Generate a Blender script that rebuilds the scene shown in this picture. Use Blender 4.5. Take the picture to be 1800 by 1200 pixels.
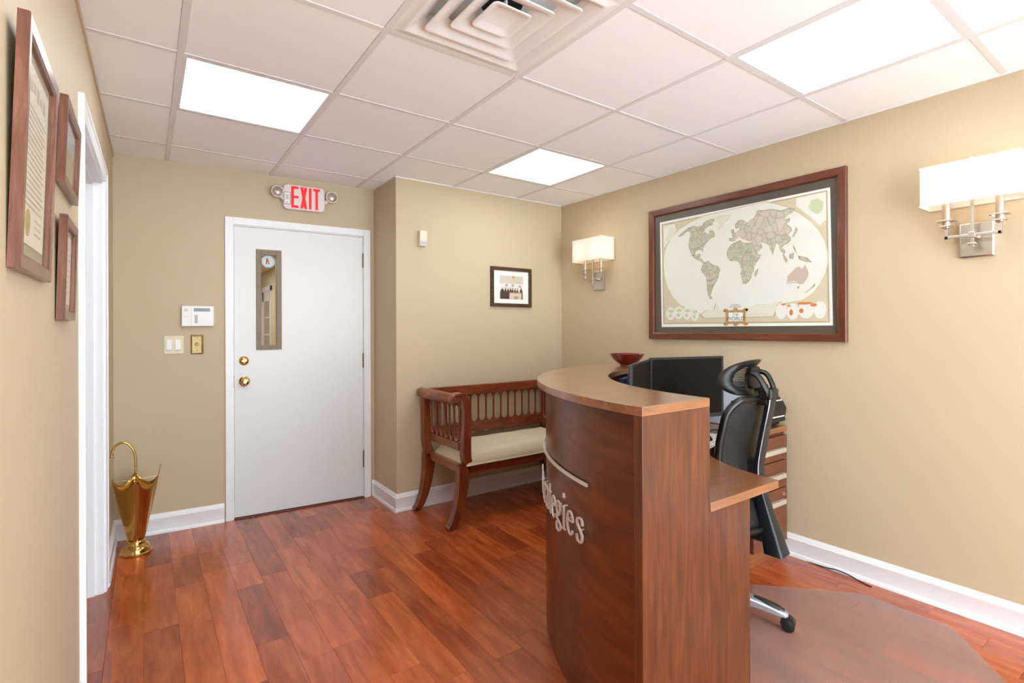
import bpy, math, random
from mathutils import Vector, Matrix
for o in list(bpy.data.objects): bpy.data.objects.remove(o)
SC = bpy.context.scene; COL = SC.collection
R = math.radians
random.seed(7)
# ---------------------------------------------------------------- camera, world, exposure
EYE = 1.305
cd = bpy.data.cameras.new('camera'); cam = bpy.data.objects.new('camera', cd); COL.objects.link(cam)
cd.sensor_width = 36.0; cd.lens = 892.8/1800*36; cd.clip_start = 0.02
cd.shift_x = 18.3/1800; cd.shift_y = -21.8/1800
fw = Vector((math.sin(.6105), math.cos(.6105), 0))
q = fw.to_track_quat('-Z', 'Y')
cam.matrix_world = Matrix.Translation((0, 0, EYE)) @ q.to_matrix().to_4x4() @ Matrix.Rotation(-.0032, 4, 'Z')
SC.camera = cam
w = bpy.data.worlds.new('world'); SC.world = w; w.use_nodes = True
w.node_tree.nodes['Background'].inputs[0].default_value = (.80, .92, 1, 1)
w.node_tree.nodes['Background'].inputs[1].default_value = 13.0
vs = SC.view_settings; vs.view_transform = 'Standard'; vs.look = 'None'; vs.gamma = 1; vs.use_curve_mapping = False
vs.exposure = -0.2
PANEL = 10.0          # radiance of the recessed ceiling panels
BULB = .45            # watts of one sconce bulb
# ---------------------------------------------------------------- materials
def lin(c):
    return tuple((v/12.92 if v <= .04045 else ((v+.055)/1.055)**2.4) for v in (x/255 for x in c))
def nd(nt, t, **kw):
    n = nt.nodes.new(t)
    for k, v in kw.items():
        if k in n.inputs: n.inputs[k].default_value = v
        else: setattr(n, k, v)
    return n
def base(name):
    m = bpy.data.materials.new(name); m.use_nodes = True
    return m, m.node_tree, m.node_tree.nodes['Principled BSDF']
def mat(name, c, rough=.5, metal=0, spec=.5, noise=0, nscale=8, bump=0, bscale=60, coat=0, emit=0, alpha=1, aniso=0):
    m, nt, b = base(name); L = nt.links.new
    c = (*lin(c), 1)
    b.inputs['Base Color'].default_value = c; b.inputs['Roughness'].default_value = rough
    b.inputs['Metallic'].default_value = metal; b.inputs['Specular IOR Level'].default_value = spec
    b.inputs['Coat Weight'].default_value = coat; b.inputs['Coat Roughness'].default_value = .12
    b.inputs['Alpha'].default_value = alpha
    if emit:
        b.inputs['Emission Color'].default_value = c; b.inputs['Emission Strength'].default_value = emit
    if noise or bump:
        tc = nd(nt, 'ShaderNodeTexCoord')
    if noise:
        n = nd(nt, 'ShaderNodeTexNoise', Scale=nscale, Detail=4.0); L(tc.outputs['Object'], n.inputs['Vector'])
        mx = nd(nt, 'ShaderNodeMix', data_type='RGBA'); L(n.outputs['Fac'], mx.inputs[0])
        mx.inputs[6].default_value = (*[v*(1-noise) for v in c[:3]], 1); mx.inputs[7].default_value = (*[min(1, v*(1+noise)) for v in c[:3]], 1)
        L(mx.outputs[2], b.inputs['Base Color'])
    if bump:
        n = nd(nt, 'ShaderNodeTexNoise', Scale=bscale, Detail=3.0); L(tc.outputs['Object'], n.inputs['Vector'])
        bp = nd(nt, 'ShaderNodeBump', Strength=bump, Distance=.002); L(n.outputs['Fac'], bp.inputs['Height']); L(bp.outputs[0], b.inputs['Normal'])
    return m
def wood(name, dark, mid, light, axis='X', rough=.3, coat=.0, scale=5, stretch=9, rnd=0, distort=.6, spec=.5, crough=.15):
    m, nt, b = base(name); L = nt.links.new
    tc = nd(nt, 'ShaderNodeTexCoord'); mp = nd(nt, 'ShaderNodeMapping')
    s = [stretch]*3; s['XYZ'.index(axis)] = 1
    mp.inputs['Scale'].default_value = s
    src = tc.outputs['Object']
    if rnd:
        oi = nd(nt, 'ShaderNodeObjectInfo'); va = nd(nt, 'ShaderNodeVectorMath', operation='MULTIPLY_ADD')
        va.inputs[1].default_value = (37, 53, 71); L(oi.outputs['Random'], va.inputs[0]); L(src, va.inputs[2]); src = va.outputs[0]
    L(src, mp.inputs['Vector'])
    n = nd(nt, 'ShaderNodeTexNoise', Scale=scale, Detail=7.0, Roughness=.6, Distortion=distort); L(mp.outputs[0], n.inputs['Vector'])
    cr = nd(nt, 'ShaderNodeValToRGB'); L(n.outputs['Fac'], cr.inputs[0])
    e = cr.color_ramp.elements; e[0].position = .3; e[0].color = (*lin(dark), 1); e[1].position = .72; e[1].color = (*lin(light), 1)
    k = e.new(.5); k.color = (*lin(mid), 1)
    col = cr.outputs[0]
    if rnd:
        cr2 = nd(nt, 'ShaderNodeValToRGB'); L(oi.outputs['Random'], cr2.inputs[0])
        e = cr2.color_ramp.elements; e[0].color = (.62, .52, .48, 1); e[1].color = (1.18, 1.1, 1.0, 1); k = e.new(.35); k.color = (.92, .88, .88, 1); k = e.new(.7); k.color = (1.02, 1.0, .98, 1)
        mx = nd(nt, 'ShaderNodeMix', data_type='RGBA', blend_type='MULTIPLY'); mx.inputs[0].default_value = rnd
        L(col, mx.inputs[6]); L(cr2.outputs[0], mx.inputs[7]); col = mx.outputs[2]
    L(col, b.inputs['Base Color'])
    b.inputs['Roughness'].default_value = rough; b.inputs['Coat Weight'].default_value = coat; b.inputs['Coat Roughness'].default_value = crough
    b.inputs['Specular IOR Level'].default_value = spec
    bp = nd(nt, 'ShaderNodeBump', Strength=.06, Distance=.002); L(n.outputs['Fac'], bp.inputs['Height']); L(bp.outputs[0], b.inputs['Normal'])
    return m
M = {}
M['wall'] = mat('wall_paint_tan', (195, 176, 147), .55, spec=.3, bump=.03, bscale=220)
M['hallwall'] = mat('hall_paint_tan', (214, 200, 160), .6, spec=.3)
M['hallpane'] = mat('pane_grey_green', (176, 176, 150), .2)
M['sleeve'] = mat('candle_sleeve_nickel', (196, 182, 166), .42, .6)
M['white'] = mat('white_trim_paint', (236, 236, 240), .3, bump=.02, bscale=90)
M['doorw'] = mat('white_door_paint', (223, 222, 222), .35, bump=.03, bscale=40)
M['tile'] = mat('ceiling_tile_white', (246, 249, 251), .9, spec=.1, bump=.12, bscale=180, noise=.015, nscale=30)
M['grid'] = mat('ceiling_grid_white', (226, 226, 228), .45)
M['ventw'] = mat('vent_white_enamel', (236, 236, 236), .4)
M['dark'] = mat('duct_shade_dark', (20, 20, 22), .8)
M['floorbase'] = mat('subfloor_dark', (60, 26, 14), .6)
M['plank'] = wood('plank_cherry', (148, 66, 28), (176, 84, 40), (200, 108, 58), 'Y', .24, .35, 3.2, 7, rnd=1.0, spec=.5)
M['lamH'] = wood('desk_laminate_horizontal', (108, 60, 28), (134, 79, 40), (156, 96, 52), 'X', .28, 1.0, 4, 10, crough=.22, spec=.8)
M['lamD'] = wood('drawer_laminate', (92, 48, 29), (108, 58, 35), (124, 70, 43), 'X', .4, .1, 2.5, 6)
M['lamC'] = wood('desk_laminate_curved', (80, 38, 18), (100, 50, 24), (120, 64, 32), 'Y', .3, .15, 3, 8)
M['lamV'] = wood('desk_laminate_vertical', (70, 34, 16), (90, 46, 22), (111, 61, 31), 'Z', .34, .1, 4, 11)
M['edge'] = wood('desk_edge_band', (150, 92, 60), (166, 104, 70), (180, 116, 80), 'Z', .35, .1, 6, 8)
M['mahog'] = wood('bench_mahogany', (92, 38, 18), (118, 54, 27), (142, 70, 36), 'X', .28, .4, 6, 6)
M['mahogZ'] = wood('bench_mahogany_upright', (92, 38, 18), (118, 54, 27), (142, 70, 36), 'Z', .28, .4, 6, 6)
M['mahogY'] = wood('bench_mahogany_roll', (104, 52, 28), (130, 72, 40), (152, 92, 56), 'Y', .28, .4, 6, 6)
M['frameZ'] = wood('frame_wood_upright', (84, 48, 36), (112, 68, 52), (138, 92, 74), 'Z', .3, .3, 6, 9)
M['frameY'] = wood('frame_wood_rail', (84, 48, 36), (112, 68, 52), (138, 92, 74), 'Y', .3, .3, 6, 9)
M['mapfZ'] = wood('map_frame_upright', (78, 38, 22), (102, 52, 30), (124, 68, 42), 'Z', .3, .3, 6, 9)
M['mapfY'] = wood('map_frame_rail', (78, 38, 22), (102, 52, 30), (124, 68, 42), 'Y', .3, .3, 6, 9)
M['pframe'] = wood('photo_frame_walnut', (52, 30, 18), (68, 42, 26), (84, 54, 34), 'X', .35, .2, 8, 8)
M['cream'] = mat('cream_upholstery', (214, 200, 172), .85, spec=.2, bump=.25, bscale=260, noise=.05, nscale=14)
M['pipe'] = mat('cream_piping', (226, 216, 194), .7)
M['brass'] = mat('polished_brass', (204, 166, 96), .17, 1)
M['hbrass'] = mat('hammered_brass', (196, 152, 84), .2, 1, bump=.35, bscale=70)
M['abrass'] = mat('antique_brass', (178, 158, 116), .5, 1)
M['bronze'] = mat('bronze_painted_metal', (122, 104, 84), .5, .3, noise=.06, nscale=20)
M['hinge'] = mat('aged_hinge_metal', (120, 108, 92), .35, .9)
M['nickel'] = mat('brushed_nickel', (206, 200, 192), .3, 1)
M['steel'] = mat('brushed_steel_letters', (226, 222, 220), .32, .45)
M['silver'] = mat('silver_plastic', (190, 194, 202), .3, .7)
M['handle'] = mat('satin_nickel_pull', (216, 206, 190), .4, .6)
M['ivory'] = mat('ivory_plastic', (222, 212, 186), .4)
M['wplast'] = mat('white_plastic', (238, 238, 238), .4)
M['gplast'] = mat('pale_grey_plastic', (206, 202, 200), .45)
M['lcd'] = mat('grey_blue_lcd', (126, 140, 160), .25)
M['btn'] = mat('grey_buttons', (160, 160, 164), .5)
M['exitw'] = mat('exit_sign_white', (226, 216, 214), .4)
M['exitr'] = mat('exit_sign_red', (240, 10, 30), .5, emit=.55)
M['lens'] = mat('lamp_head_lens', (176, 164, 154), .15, .5, bump=.5, bscale=150)
M['black'] = mat('black_plastic', (17, 16, 16), .42)
M['blackg'] = mat('black_gloss_plastic', (12, 12, 13), .28)
M['navy'] = mat('dark_navy_plastic', (20, 23, 30), .4)
M['brownblk'] = mat('monitor_screen', (27, 20, 15), .6, spec=.08)
M['bezel'] = mat('monitor_bezel', (24, 25, 27), .35)
M['bezelside'] = mat('monitor_edge_grey', (52, 56, 64), .4)
M['redbowl'] = mat('red_lacquer', (112, 26, 10), .12, coat=.6)
M['bowlin'] = mat('dark_bowl_inside', (60, 18, 12), .15, coat=.5)
M['blue'] = mat('navy_folder', (26, 48, 86), .5)
M['paper'] = mat('white_paper', (240, 240, 240), .8)
M['matw'] = mat('white_mat_board', (238, 236, 228), .8)
M['matd'] = mat('dark_mat_board', (92, 82, 72), .45, noise=.05, nscale=3)
M['parch'] = mat('parchment', (226, 218, 196), .8)
M['ink'] = mat('grey_ink', (186, 180, 164), .8)
M['inkd'] = mat('dark_ink', (70, 58, 46), .8)
M['gold'] = mat('gold_seal', (196, 172, 104), .4, .5)
M['tanmat'] = mat('tan_mat_board', (168, 152, 126), .7)
M['threshold'] = mat('dark_threshold', (92, 38, 20), .4)
M['rubber'] = mat('black_rubber', (18, 18, 18), .55)
def glass(name, tint, rough=.02, ior=1.45, white=0):
    m, nt, b = base(name); L = nt.links.new; out = nt.nodes['Material Output']
    tr = nd(nt, 'ShaderNodeBsdfTransparent'); tr.inputs[0].default_value = (*tint, 1)
    gl = nd(nt, 'ShaderNodeBsdfGlossy'); gl.inputs['Roughness'].default_value = rough
    fr = nd(nt, 'ShaderNodeFresnel'); fr.inputs[0].default_value = ior
    mx = nd(nt, 'ShaderNodeMixShader'); ge = nd(nt, 'ShaderNodeNewGeometry'); iv = nd(nt, 'ShaderNodeMath', operation='SUBTRACT'); iv.inputs[0].default_value = 1; L(ge.outputs['Backfacing'], iv.inputs[1])
    mu = nd(nt, 'ShaderNodeMath', operation='MULTIPLY'); L(fr.outputs[0], mu.inputs[0]); L(iv.outputs[0], mu.inputs[1]); L(mu.outputs[0], mx.inputs[0]); L(tr.outputs[0], mx.inputs[1]); L(gl.outputs[0], mx.inputs[2])
    res = mx
    if white:
        df = nd(nt, 'ShaderNodeBsdfDiffuse'); df.inputs[0].default_value = (.75, .72, .7, 1)
        m2 = nd(nt, 'ShaderNodeMixShader'); m2.inputs[0].default_value = white; L(mx.outputs[0], m2.inputs[1]); L(df.outputs[0], m2.inputs[2]); res = m2
    L(res.outputs[0], out.inputs['Surface'])
    return m
M['glass'] = glass('clear_glass', (.98, .99, .98), .02, 1.15)
M['pglass'] = glass('picture_glass', (.99, .99, .99), .04, 1.18)
M['vinyl'] = glass('clear_vinyl_mat', (.92, .92, .92), .35, 1.4, white=.085)
def meshfab():
    m, nt, b = base('black_mesh_fabric'); L = nt.links.new; out = nt.nodes['Material Output']
    b.inputs['Base Color'].default_value = (*lin((15, 13, 12)), 1); b.inputs['Roughness'].default_value = .6
    tr = nd(nt, 'ShaderNodeBsdfTransparent'); mx = nd(nt, 'ShaderNodeMixShader'); mx.inputs[0].default_value = .86
    L(tr.outputs[0], mx.inputs[1]); L(b.outputs[0], mx.inputs[2]); L(mx.outputs[0], out.inputs['Surface'])
    return m
M['meshfab'] = meshfab()
def headmesh():
    m, nt, b = base('open_mesh_headrest'); L = nt.links.new; out = nt.nodes['Material Output']
    b.inputs['Base Color'].default_value = (*lin((40, 40, 42)), 1); b.inputs['Roughness'].default_value = .6
    tc = nd(nt, 'ShaderNodeTexCoord'); mp = nd(nt, 'ShaderNodeMapping'); mp.inputs['Scale'].default_value = (1, 0, 1.7); L(tc.outputs['Object'], mp.inputs[0])
    br = nd(nt, 'ShaderNodeTexBrick', Scale=60.0); br.inputs['Mortar Size'].default_value = .02; br.inputs['Brick Width'].default_value = .7; br.inputs['Row Height'].default_value = .5
    mp2 = nd(nt, 'ShaderNodeMapping'); mp2.inputs['Rotation'].default_value = (R(90), 0, 0); L(tc.outputs['Object'], mp2.inputs[0]); L(mp2.outputs[0], br.inputs['Vector'])
    br.inputs['Mortar Size'].default_value = .12
    ml = nd(nt, 'ShaderNodeMath', operation='MULTIPLY_ADD'); ml.inputs[1].default_value = .5; ml.inputs[2].default_value = .45; L(br.outputs['Fac'], ml.inputs[0])
    tr = nd(nt, 'ShaderNodeBsdfTransparent'); mx = nd(nt, 'ShaderNodeMixShader'); L(ml.outputs[0], mx.inputs[0])
    L(tr.outputs[0], mx.inputs[1]); L(b.outputs[0], mx.inputs[2]); L(mx.outputs[0], out.inputs['Surface'])
    return m
M['headmesh'] = headmesh()
def emis(name, c, s):
    m, nt, b = base(name); out = nt.nodes['Material Output']
    e = nd(nt, 'ShaderNodeEmission'); e.inputs[0].default_value = (*c, 1); e.inputs[1].default_value = s
    nt.links.new(e.outputs[0], out.inputs['Surface']); return m
M['panel'] = emis('lit_ceiling_diffuser', (.93, .98, 1.0), PANEL)
M['hallfill'] = emis('added_corridor_diffuser', (1, .95, .85), PANEL*2.2)
M['bulb'] = emis('lit_warm_bulb', (1, .82, .55), 3)
def shade():
    m, nt, b = base('white_pleated_fabric'); L = nt.links.new; out = nt.nodes['Material Output']
    d = nd(nt, 'ShaderNodeBsdfDiffuse'); d.inputs[0].default_value = (.86, .85, .82, 1)
    t = nd(nt, 'ShaderNodeBsdfTranslucent'); t.inputs[0].default_value = (.9, .88, .84, 1)
    mx = nd(nt, 'ShaderNodeMixShader'); mx.inputs[0].default_value = .3
    L(d.outputs[0], mx.inputs[1]); L(t.outputs[0], mx.inputs[2]); L(mx.outputs[0], out.inputs['Surface'])
    return m
M['shade'] = shade()
def land(name, cols, scale, seed):
    m, nt, b = base(name); L = nt.links.new
    tc = nd(nt, 'ShaderNodeTexCoord'); mp = nd(nt, 'ShaderNodeMapping'); mp.inputs['Location'].default_value = (seed, seed*2, 0); L(tc.outputs['Object'], mp.inputs[0])
    ns = nd(nt, 'ShaderNodeTexNoise', Scale=30.0); L(mp.outputs[0], ns.inputs['Vector'])
    av = nd(nt, 'ShaderNodeVectorMath', operation='MULTIPLY_ADD'); av.inputs[1].default_value = (.03, .03, .03); L(ns.outputs['Color'], av.inputs[0]); L(mp.outputs[0], av.inputs[2])
    v = nd(nt, 'ShaderNodeTexVoronoi', Scale=scale); L(av.outputs[0], v.inputs['Vector'])
    ve = nd(nt, 'ShaderNodeTexVoronoi', Scale=scale, feature='DISTANCE_TO_EDGE'); L(av.outputs[0], ve.inputs['Vector'])
    sp = nd(nt, 'ShaderNodeSeparateColor'); L(v.outputs['Color'], sp.inputs[0])
    cr = nd(nt, 'ShaderNodeValToRGB'); cr.color_ramp.interpolation = 'CONSTANT'; L(sp.outputs[0], cr.inputs[0])
    e = cr.color_ramp.elements
    while len(e) < len(cols): e.new(.5)
    for i, c in enumerate(cols): e[i].position = i/len(cols); e[i].color = (*lin(c), 1)
    c2 = nd(nt, 'ShaderNodeValToRGB'); L(ve.outputs['Distance'], c2.inputs[0])
    c2.color_ramp.elements[0].position = .0; c2.color_ramp.elements[0].color = (.66, .62, .55, 1); c2.color_ramp.elements[1].position = .09; c2.color_ramp.elements[1].color = (1, 1, 1, 1)
    mx = nd(nt, 'ShaderNodeMix', data_type='RGBA', blend_type='MULTIPLY'); mx.inputs[0].default_value = .8
    L(cr.outputs[0], mx.inputs[6]); L(c2.outputs[0], mx.inputs[7]); L(mx.outputs[2], b.inputs['Base Color']); b.inputs['Roughness'].default_value = .7
    return m
# ---------------------------------------------------------------- mesh helpers
def catmull(p, n=6, closed=False):
    p = [Vector(a) for a in p]; N = len(p); out = []
    rng = range(N) if closed else range(N-1)
    for i in rng:
        g = (lambda k: p[k % N]) if closed else (lambda k: p[max(0, min(N-1, k))])
        a, b, c, d = g(i-1), g(i), g(i+1), g(i+2)
        for k in range(n):
            t = k/n
            out.append(.5*((2*b)+(c-a)*t+(2*a-5*b+4*c-d)*t*t+(3*b-a-3*c+d)*t**3))
    if not closed: out.append(p[-1])
    return out
def rrect(hx, hy, r, n=5, cx=0, cy=0):
    o = []
    for sx, sy, a0 in ((1, 1, 0), (-1, 1, 90), (-1, -1, 180), (1, -1, 270)):
        for k in range(n+1):
            a = R(a0+90*k/n); o.append((cx+sx*(hx-r)+r*math.cos(a), cy+sy*(hy-r)+r*math.sin(a)))
    return o
class MB:
    def __init__(s): s.v = []; s.f = []; s.m = []
    def add(s, vs, fs, mi=0):
        k = len(s.v); s.v += [tuple(a) for a in vs]; s.f += [tuple(i+k for i in f) for f in fs]; s.m += [mi]*len(fs); return s
    def box(s, a, b, mi=0):
        (x0, y0, z0), (x1, y1, z1) = a, b
        x0, x1 = min(x0, x1), max(x0, x1); y0, y1 = min(y0, y1), max(y0, y1); z0, z1 = min(z0, z1), max(z0, z1)
        return s.add([(x0, y0, z0), (x1, y0, z0), (x1, y1, z0), (x0, y1, z0), (x0, y0, z1), (x1, y0, z1), (x1, y1, z1), (x0, y1, z1)],
                     [(0, 3, 2, 1), (4, 5, 6, 7), (0, 1, 5, 4), (1, 2, 6, 5), (2, 3, 7, 6), (3, 0, 4, 7)], mi)
    def prism(s, poly, lo, hi, axis='z', mi=0):
        P = {'z': lambda a, b, t: (a, b, t), 'y': lambda a, b, t: (a, t, b), 'x': lambda a, b, t: (t, a, b)}[axis]
        n = len(poly); v = [P(a, b, lo) for a, b in poly]+[P(a, b, hi) for a, b in poly]
        f = [tuple(range(n))[::-1], tuple(range(n, 2*n))]+[(i, (i+1) % n, n+(i+1) % n, n+i) for i in range(n)]
        return s.add(v, f, mi)
    def loft(s, rings, cap=True, closed=True, mi=0):
        n = len(rings[0]); v = [p for r in rings for p in r]; f = []
        for j in range(len(rings)-1):
            for i in range(n if closed else n-1):
                a = j*n+i; b = j*n+(i+1) % n; f.append((a, b, b+n, a+n))
        if cap: f += [tuple(range(n))[::-1], tuple(range((len(rings)-1)*n, len(rings)*n))]
        return s.add(v, f, mi)
    def tube(s, path, r, n=10, closed=False, mi=0, flat=1.0, up=None):
        p = [Vector(a) for a in path]; N = len(p); rings = []; prev = None
        for i in range(N):
            if closed: t = (p[(i+1) % N]-p[i-1]).normalized()
            else: t = (p[min(N-1, i+1)]-p[max(0, i-1)]).normalized()
            if prev is None:
                u = Vector(up) if up else (Vector((0, 0, 1)) if abs(t.z) < .9 else Vector((1, 0, 0)))
            else: u = prev
            u = (u-t*u.dot(t)).normalized(); prev = u; b = t.cross(u)
            rr = r[i] if isinstance(r, (list, tuple)) else r
            rings.append([p[i]+(u*math.cos(2*math.pi*k/n)*flat+b*math.sin(2*math.pi*k/n))*rr for k in range(n)])
        if closed: rings.append(rings[0])
        return s.loft(rings, cap=not closed, mi=mi)
    def lathe(s, prof, c=(0, 0, 0), n=32, sx=1, sy=1, axis='z', mi=0, cap=True):
        rings = []
        for r, z in prof:
            ring = []
            for k in range(n):
                a = 2*math.pi*k/n; x, y = r*math.cos(a)*sx, r*math.sin(a)*sy
                if axis == 'z': ring.append((c[0]+x, c[1]+y, c[2]+z))
                elif axis == 'y': ring.append((c[0]+x, c[1]-z, c[2]+y))
                else: ring.append((c[0]-z, c[1]-x, c[2]+y))
            rings.append(ring)
        return s.loft(rings, cap=cap, mi=mi)
    def ribbon(s, c, wds, lo, hi, fn, mi=0):
        """2-D pen stroke c with half widths wds, thickened lo..hi, placed by fn(x, y, d)"""
        N = len(c); A = []; B = []
        for i in range(N):
            t = Vector(c[min(N-1, i+1)])-Vector(c[max(0, i-1)]); t = t.normalized() if t.length else Vector((1, 0)); nn = Vector((-t[1], t[0]))
            h = wds(t) if callable(wds) else wds
            A.append((c[i][0]+nn[0]*h, c[i][1]+nn[1]*h)); B.append((c[i][0]-nn[0]*h, c[i][1]-nn[1]*h))
        rings = [[fn(*A[i], lo), fn(*B[i], lo), fn(*B[i], hi), fn(*A[i], hi)] for i in range(N)]
        return s.loft(rings, mi=mi)
def build(name, mb, m, parent=None, local=False, smooth=None, bevel=0, seg=2, solid=0, subsurf=0):
    me = bpy.data.meshes.new(name)
    vs_ = mb.v
    if parent is not None and not local:
        inv = parent_mat(parent).inverted(); vs_ = [inv @ Vector(v) for v in mb.v]
    me.from_pydata([tuple(v) for v in vs_], [], mb.f)
    ms = m if isinstance(m, (list, tuple)) else [m]
    for k in ms: me.materials.append(M[k] if isinstance(k, str) else k)
    if len(ms) > 1:
        for p, i in zip(me.polygons, mb.m): p.material_index = i
    me.update(); me.validate()
    import bmesh
    bm = bmesh.new(); bm.from_mesh(me); bmesh.ops.recalc_face_normals(bm, faces=bm.faces); bm.to_mesh(me); bm.free()
    if smooth is not None:
        for p in me.polygons: p.use_smooth = True
        me.set_sharp_from_angle(angle=R(smooth))
    o = bpy.data.objects.new(name, me); COL.objects.link(o)
    if parent is not None: o.parent = parent
    if bevel:
        md = o.modifiers.new('bevel', 'BEVEL'); md.width = bevel; md.segments = seg; md.limit_method = 'ANGLE'; md.angle_limit = R(40)
    if solid:
        md = o.modifiers.new('solidify', 'SOLIDIFY'); md.thickness = solid; md.offset = 0
    if subsurf:
        md = o.modifiers.new('subdivision', 'SUBSURF'); md.levels = subsurf; md.render_levels = subsurf
    return o
def parent_mat(p):
    m_ = p.matrix_basis.copy()
    while p.parent: p = p.parent; m_ = p.matrix_basis @ m_
    return m_
def thing(name, label, cat, loc=(0, 0, 0), rz=0, group=None):
    o = bpy.data.objects.new(name, None); COL.objects.link(o); o.empty_display_size = .1
    o.location = loc; o.rotation_euler = (0, 0, rz); return tag(o, label, cat, group)
def tag(o, label, cat, group=None):
    o['label'] = label; o['category'] = cat
    if group: o['group'] = group
    return o
def struct(o, label=None, cat=None):
    o['kind'] = 'structure'
    if label: o['label'] = label
    if cat: o['category'] = cat
    return o
def sempty(name, loc, rz, label, cat):
    o = bpy.data.objects.new(name, None); COL.objects.link(o); o.empty_display_size = .1; o.location = loc; o.rotation_euler = (0, 0, rz)
    return struct(o, label, cat)
def copy_tree(o, parent=None):
    c = o.copy(); COL.objects.link(c)
    if parent is not None: c.parent = parent
    for ch in list(o.children): copy_tree(ch, c)
    return c
def text_mesh(body, size, mb, fn, depth=.0006, mi=0, sx=1, spacing=1):
    cu = bpy.data.curves.new('t', 'FONT'); cu.body = body; cu.size = size; cu.align_x = 'CENTER'; cu.align_y = 'CENTER'; cu.resolution_u = 3; cu.space_character = spacing
    o = bpy.data.objects.new('t', cu); COL.objects.link(o); bpy.context.view_layer.update()
    me = o.to_mesh(); k = [fn(v.co.x*sx, v.co.y, depth) for v in me.vertices]; mb.add(k, [tuple(p.vertices) for p in me.polygons], mi)
    o.to_mesh_clear(); bpy.data.objects.remove(o); bpy.data.curves.remove(cu)
# ---------------------------------------------------------------- the room
ZC = 2.403; XR = 3.045; YB = 3.415; XT = 1.468; YREAR = -1.6
LW = dict(location=(-.2105, 0, 0), rz=-.0107)          # left wall line: local x into the room, y along it
DW = dict(location=(-.165, 3.963, 0), rz=R(-4.048))     # door wall line: local x along it, -y into the room
def place(o, fr): o.location = fr['location']; o.rotation_euler = (0, 0, fr['rz']); return o
def fmat(fr): return Matrix.Translation(fr['location']) @ Matrix.Rotation(fr['rz'], 4, 'Z')
OY0, OY1, OZ = 2.285, 3.21, 2.045                       # doorway in the left wall
mb = MB(); mb.box((-.11, YREAR-.1, 0), (0, OY0, 2.6)); mb.box((-.11, OY1, 0), (0, 4.05, 2.6)); mb.box((-.11, OY0, OZ), (0, OY1, 2.6))
struct(place(build('wall_left', mb, 'wall', local=True), LW), 'tan painted left wall with a cased doorway')
DX0, DX1, DH = .655, 1.565, 2.035                       # door opening in the door wall
mb = MB(); mb.box((-.12, 0, 0), (DX0, .12, 2.6)); mb.box((DX1, 0, 0), (1.75, .12, 2.6)); mb.box((DX0, 0, DH), (DX1, .12, 2.6))
struct(place(build('wall_back', mb, 'wall', local=True), DW), 'tan painted wall holding the white exit door')
struct(build('wall_return', MB().box((XT, YB, 0), (XT+.1, 3.85, 2.6)), 'wall'), 'short tan wall return between exit door and bench')
struct(build('wall_alcove', MB().box((XT+.1, YB, 0), (3.2, YB+.1, 2.6)), 'wall'), 'tan painted wall behind the wooden bench')
struct(build('wall_right', MB().box((XR, YREAR-.1, 0), (XR+.12, YB, 2.6)), 'wall'), 'tan painted right wall with map and sconces')
WX0, WX1, WZ0, WZ1 = .15, 2.85, .12, 2.3                # unseen window added behind the viewer, lets daylight onto ceiling and walls
mb = MB(); mb.box((-.3, YREAR-.1, 0), (WX0, YREAR, 2.6)); mb.box((WX1, YREAR-.1, 0), (XR, YREAR, 2.6)); mb.box((WX0, YREAR-.1, 0), (WX1, YREAR, WZ0)); mb.box((WX0, YREAR-.1, WZ1), (WX1, YREAR, 2.6))
struct(build('wall_rear', mb, 'wall'), 'tan painted wall behind the viewer with an added daylight window')
wn = sempty('added_window_1', ((WX0+WX1)/2, YREAR, WZ0), 0, 'wide white-framed window added behind the viewer for daylight', 'window')
mb = MB(); mb.box((WX0, YREAR-.09, WZ0), (WX0+.05, YREAR+.01, WZ1)); mb.box((WX1-.05, YREAR-.09, WZ0), (WX1, YREAR+.01, WZ1)); mb.box((WX0, YREAR-.09, WZ0), (WX1, YREAR+.01, WZ0+.05)); mb.box((WX0, YREAR-.09, WZ1-.05), (WX1, YREAR+.01, WZ1))
build('window_frame', mb, 'white', wn)
for k in (1, 2): build('mullion', MB().box((WX0+k*.9-.025, YREAR-.08, WZ0+.05), (WX0+k*.9+.025, YREAR, WZ1-.05)), 'white', wn)
for k in range(3): build('pane', MB().box((WX0+.05+k*.9-(.025 if k else 0), YREAR-.05, WZ0+.05), (WX0+.9*(k+1)-.025-(.025 if k == 2 else 0), YREAR-.046, WZ1-.05)), 'glass', wn)
# floor and its planks
fl = struct(build('floor', MB().box((-1.4, YREAR-.1, -.06), (3.2, 4.15, -.0125)), 'plank'), 'reddish cherry hardwood plank floor')
PW = .127; cache = {}
def plank_mesh(wd, ln):
    key = (round(wd, 3), round(ln, 3))
    if key not in cache:
        g, h, c = .00025, .012, .0006
        mb = MB(); hx, hy = wd/2-g, ln/2-g
        lo = [(-hx, -hy), (hx, -hy), (hx, hy), (-hx, hy)]; sq = lambda d, z: [(x*(1-d/hx), y*(1-d/hy), z) for x, y in lo]
        mb.loft([sq(0, -h), sq(0, -c), sq(c, 0)]); o = build('plank', mb, 'plank', fl); cache[key] = o.data
        bpy.data.objects.remove(o)
    return cache[key]
rng = random.Random(11); x = -.012-PW*5
while x < XR-.005:
    wd = min(PW, XR-x); y = 0.0-rng.uniform(0, .6); first = True
    while y < 4.02:
        ln = rng.choice((.3, .42, .56, .7, .84, .98, 1.1))
        ln = min(ln, 4.04-y)
        if 4.04-y-ln < .2: ln = round(4.04-y, 3)
        if x+wd > -.25 or (2.0 < y+ln and y < 3.6):
            o = bpy.data.objects.new('plank', plank_mesh(wd, ln)); COL.objects.link(o); o.parent = fl; o.location = (x+wd/2, y+ln/2, rng.uniform(-.0003, 0))
        y += ln
    x += PW
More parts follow.
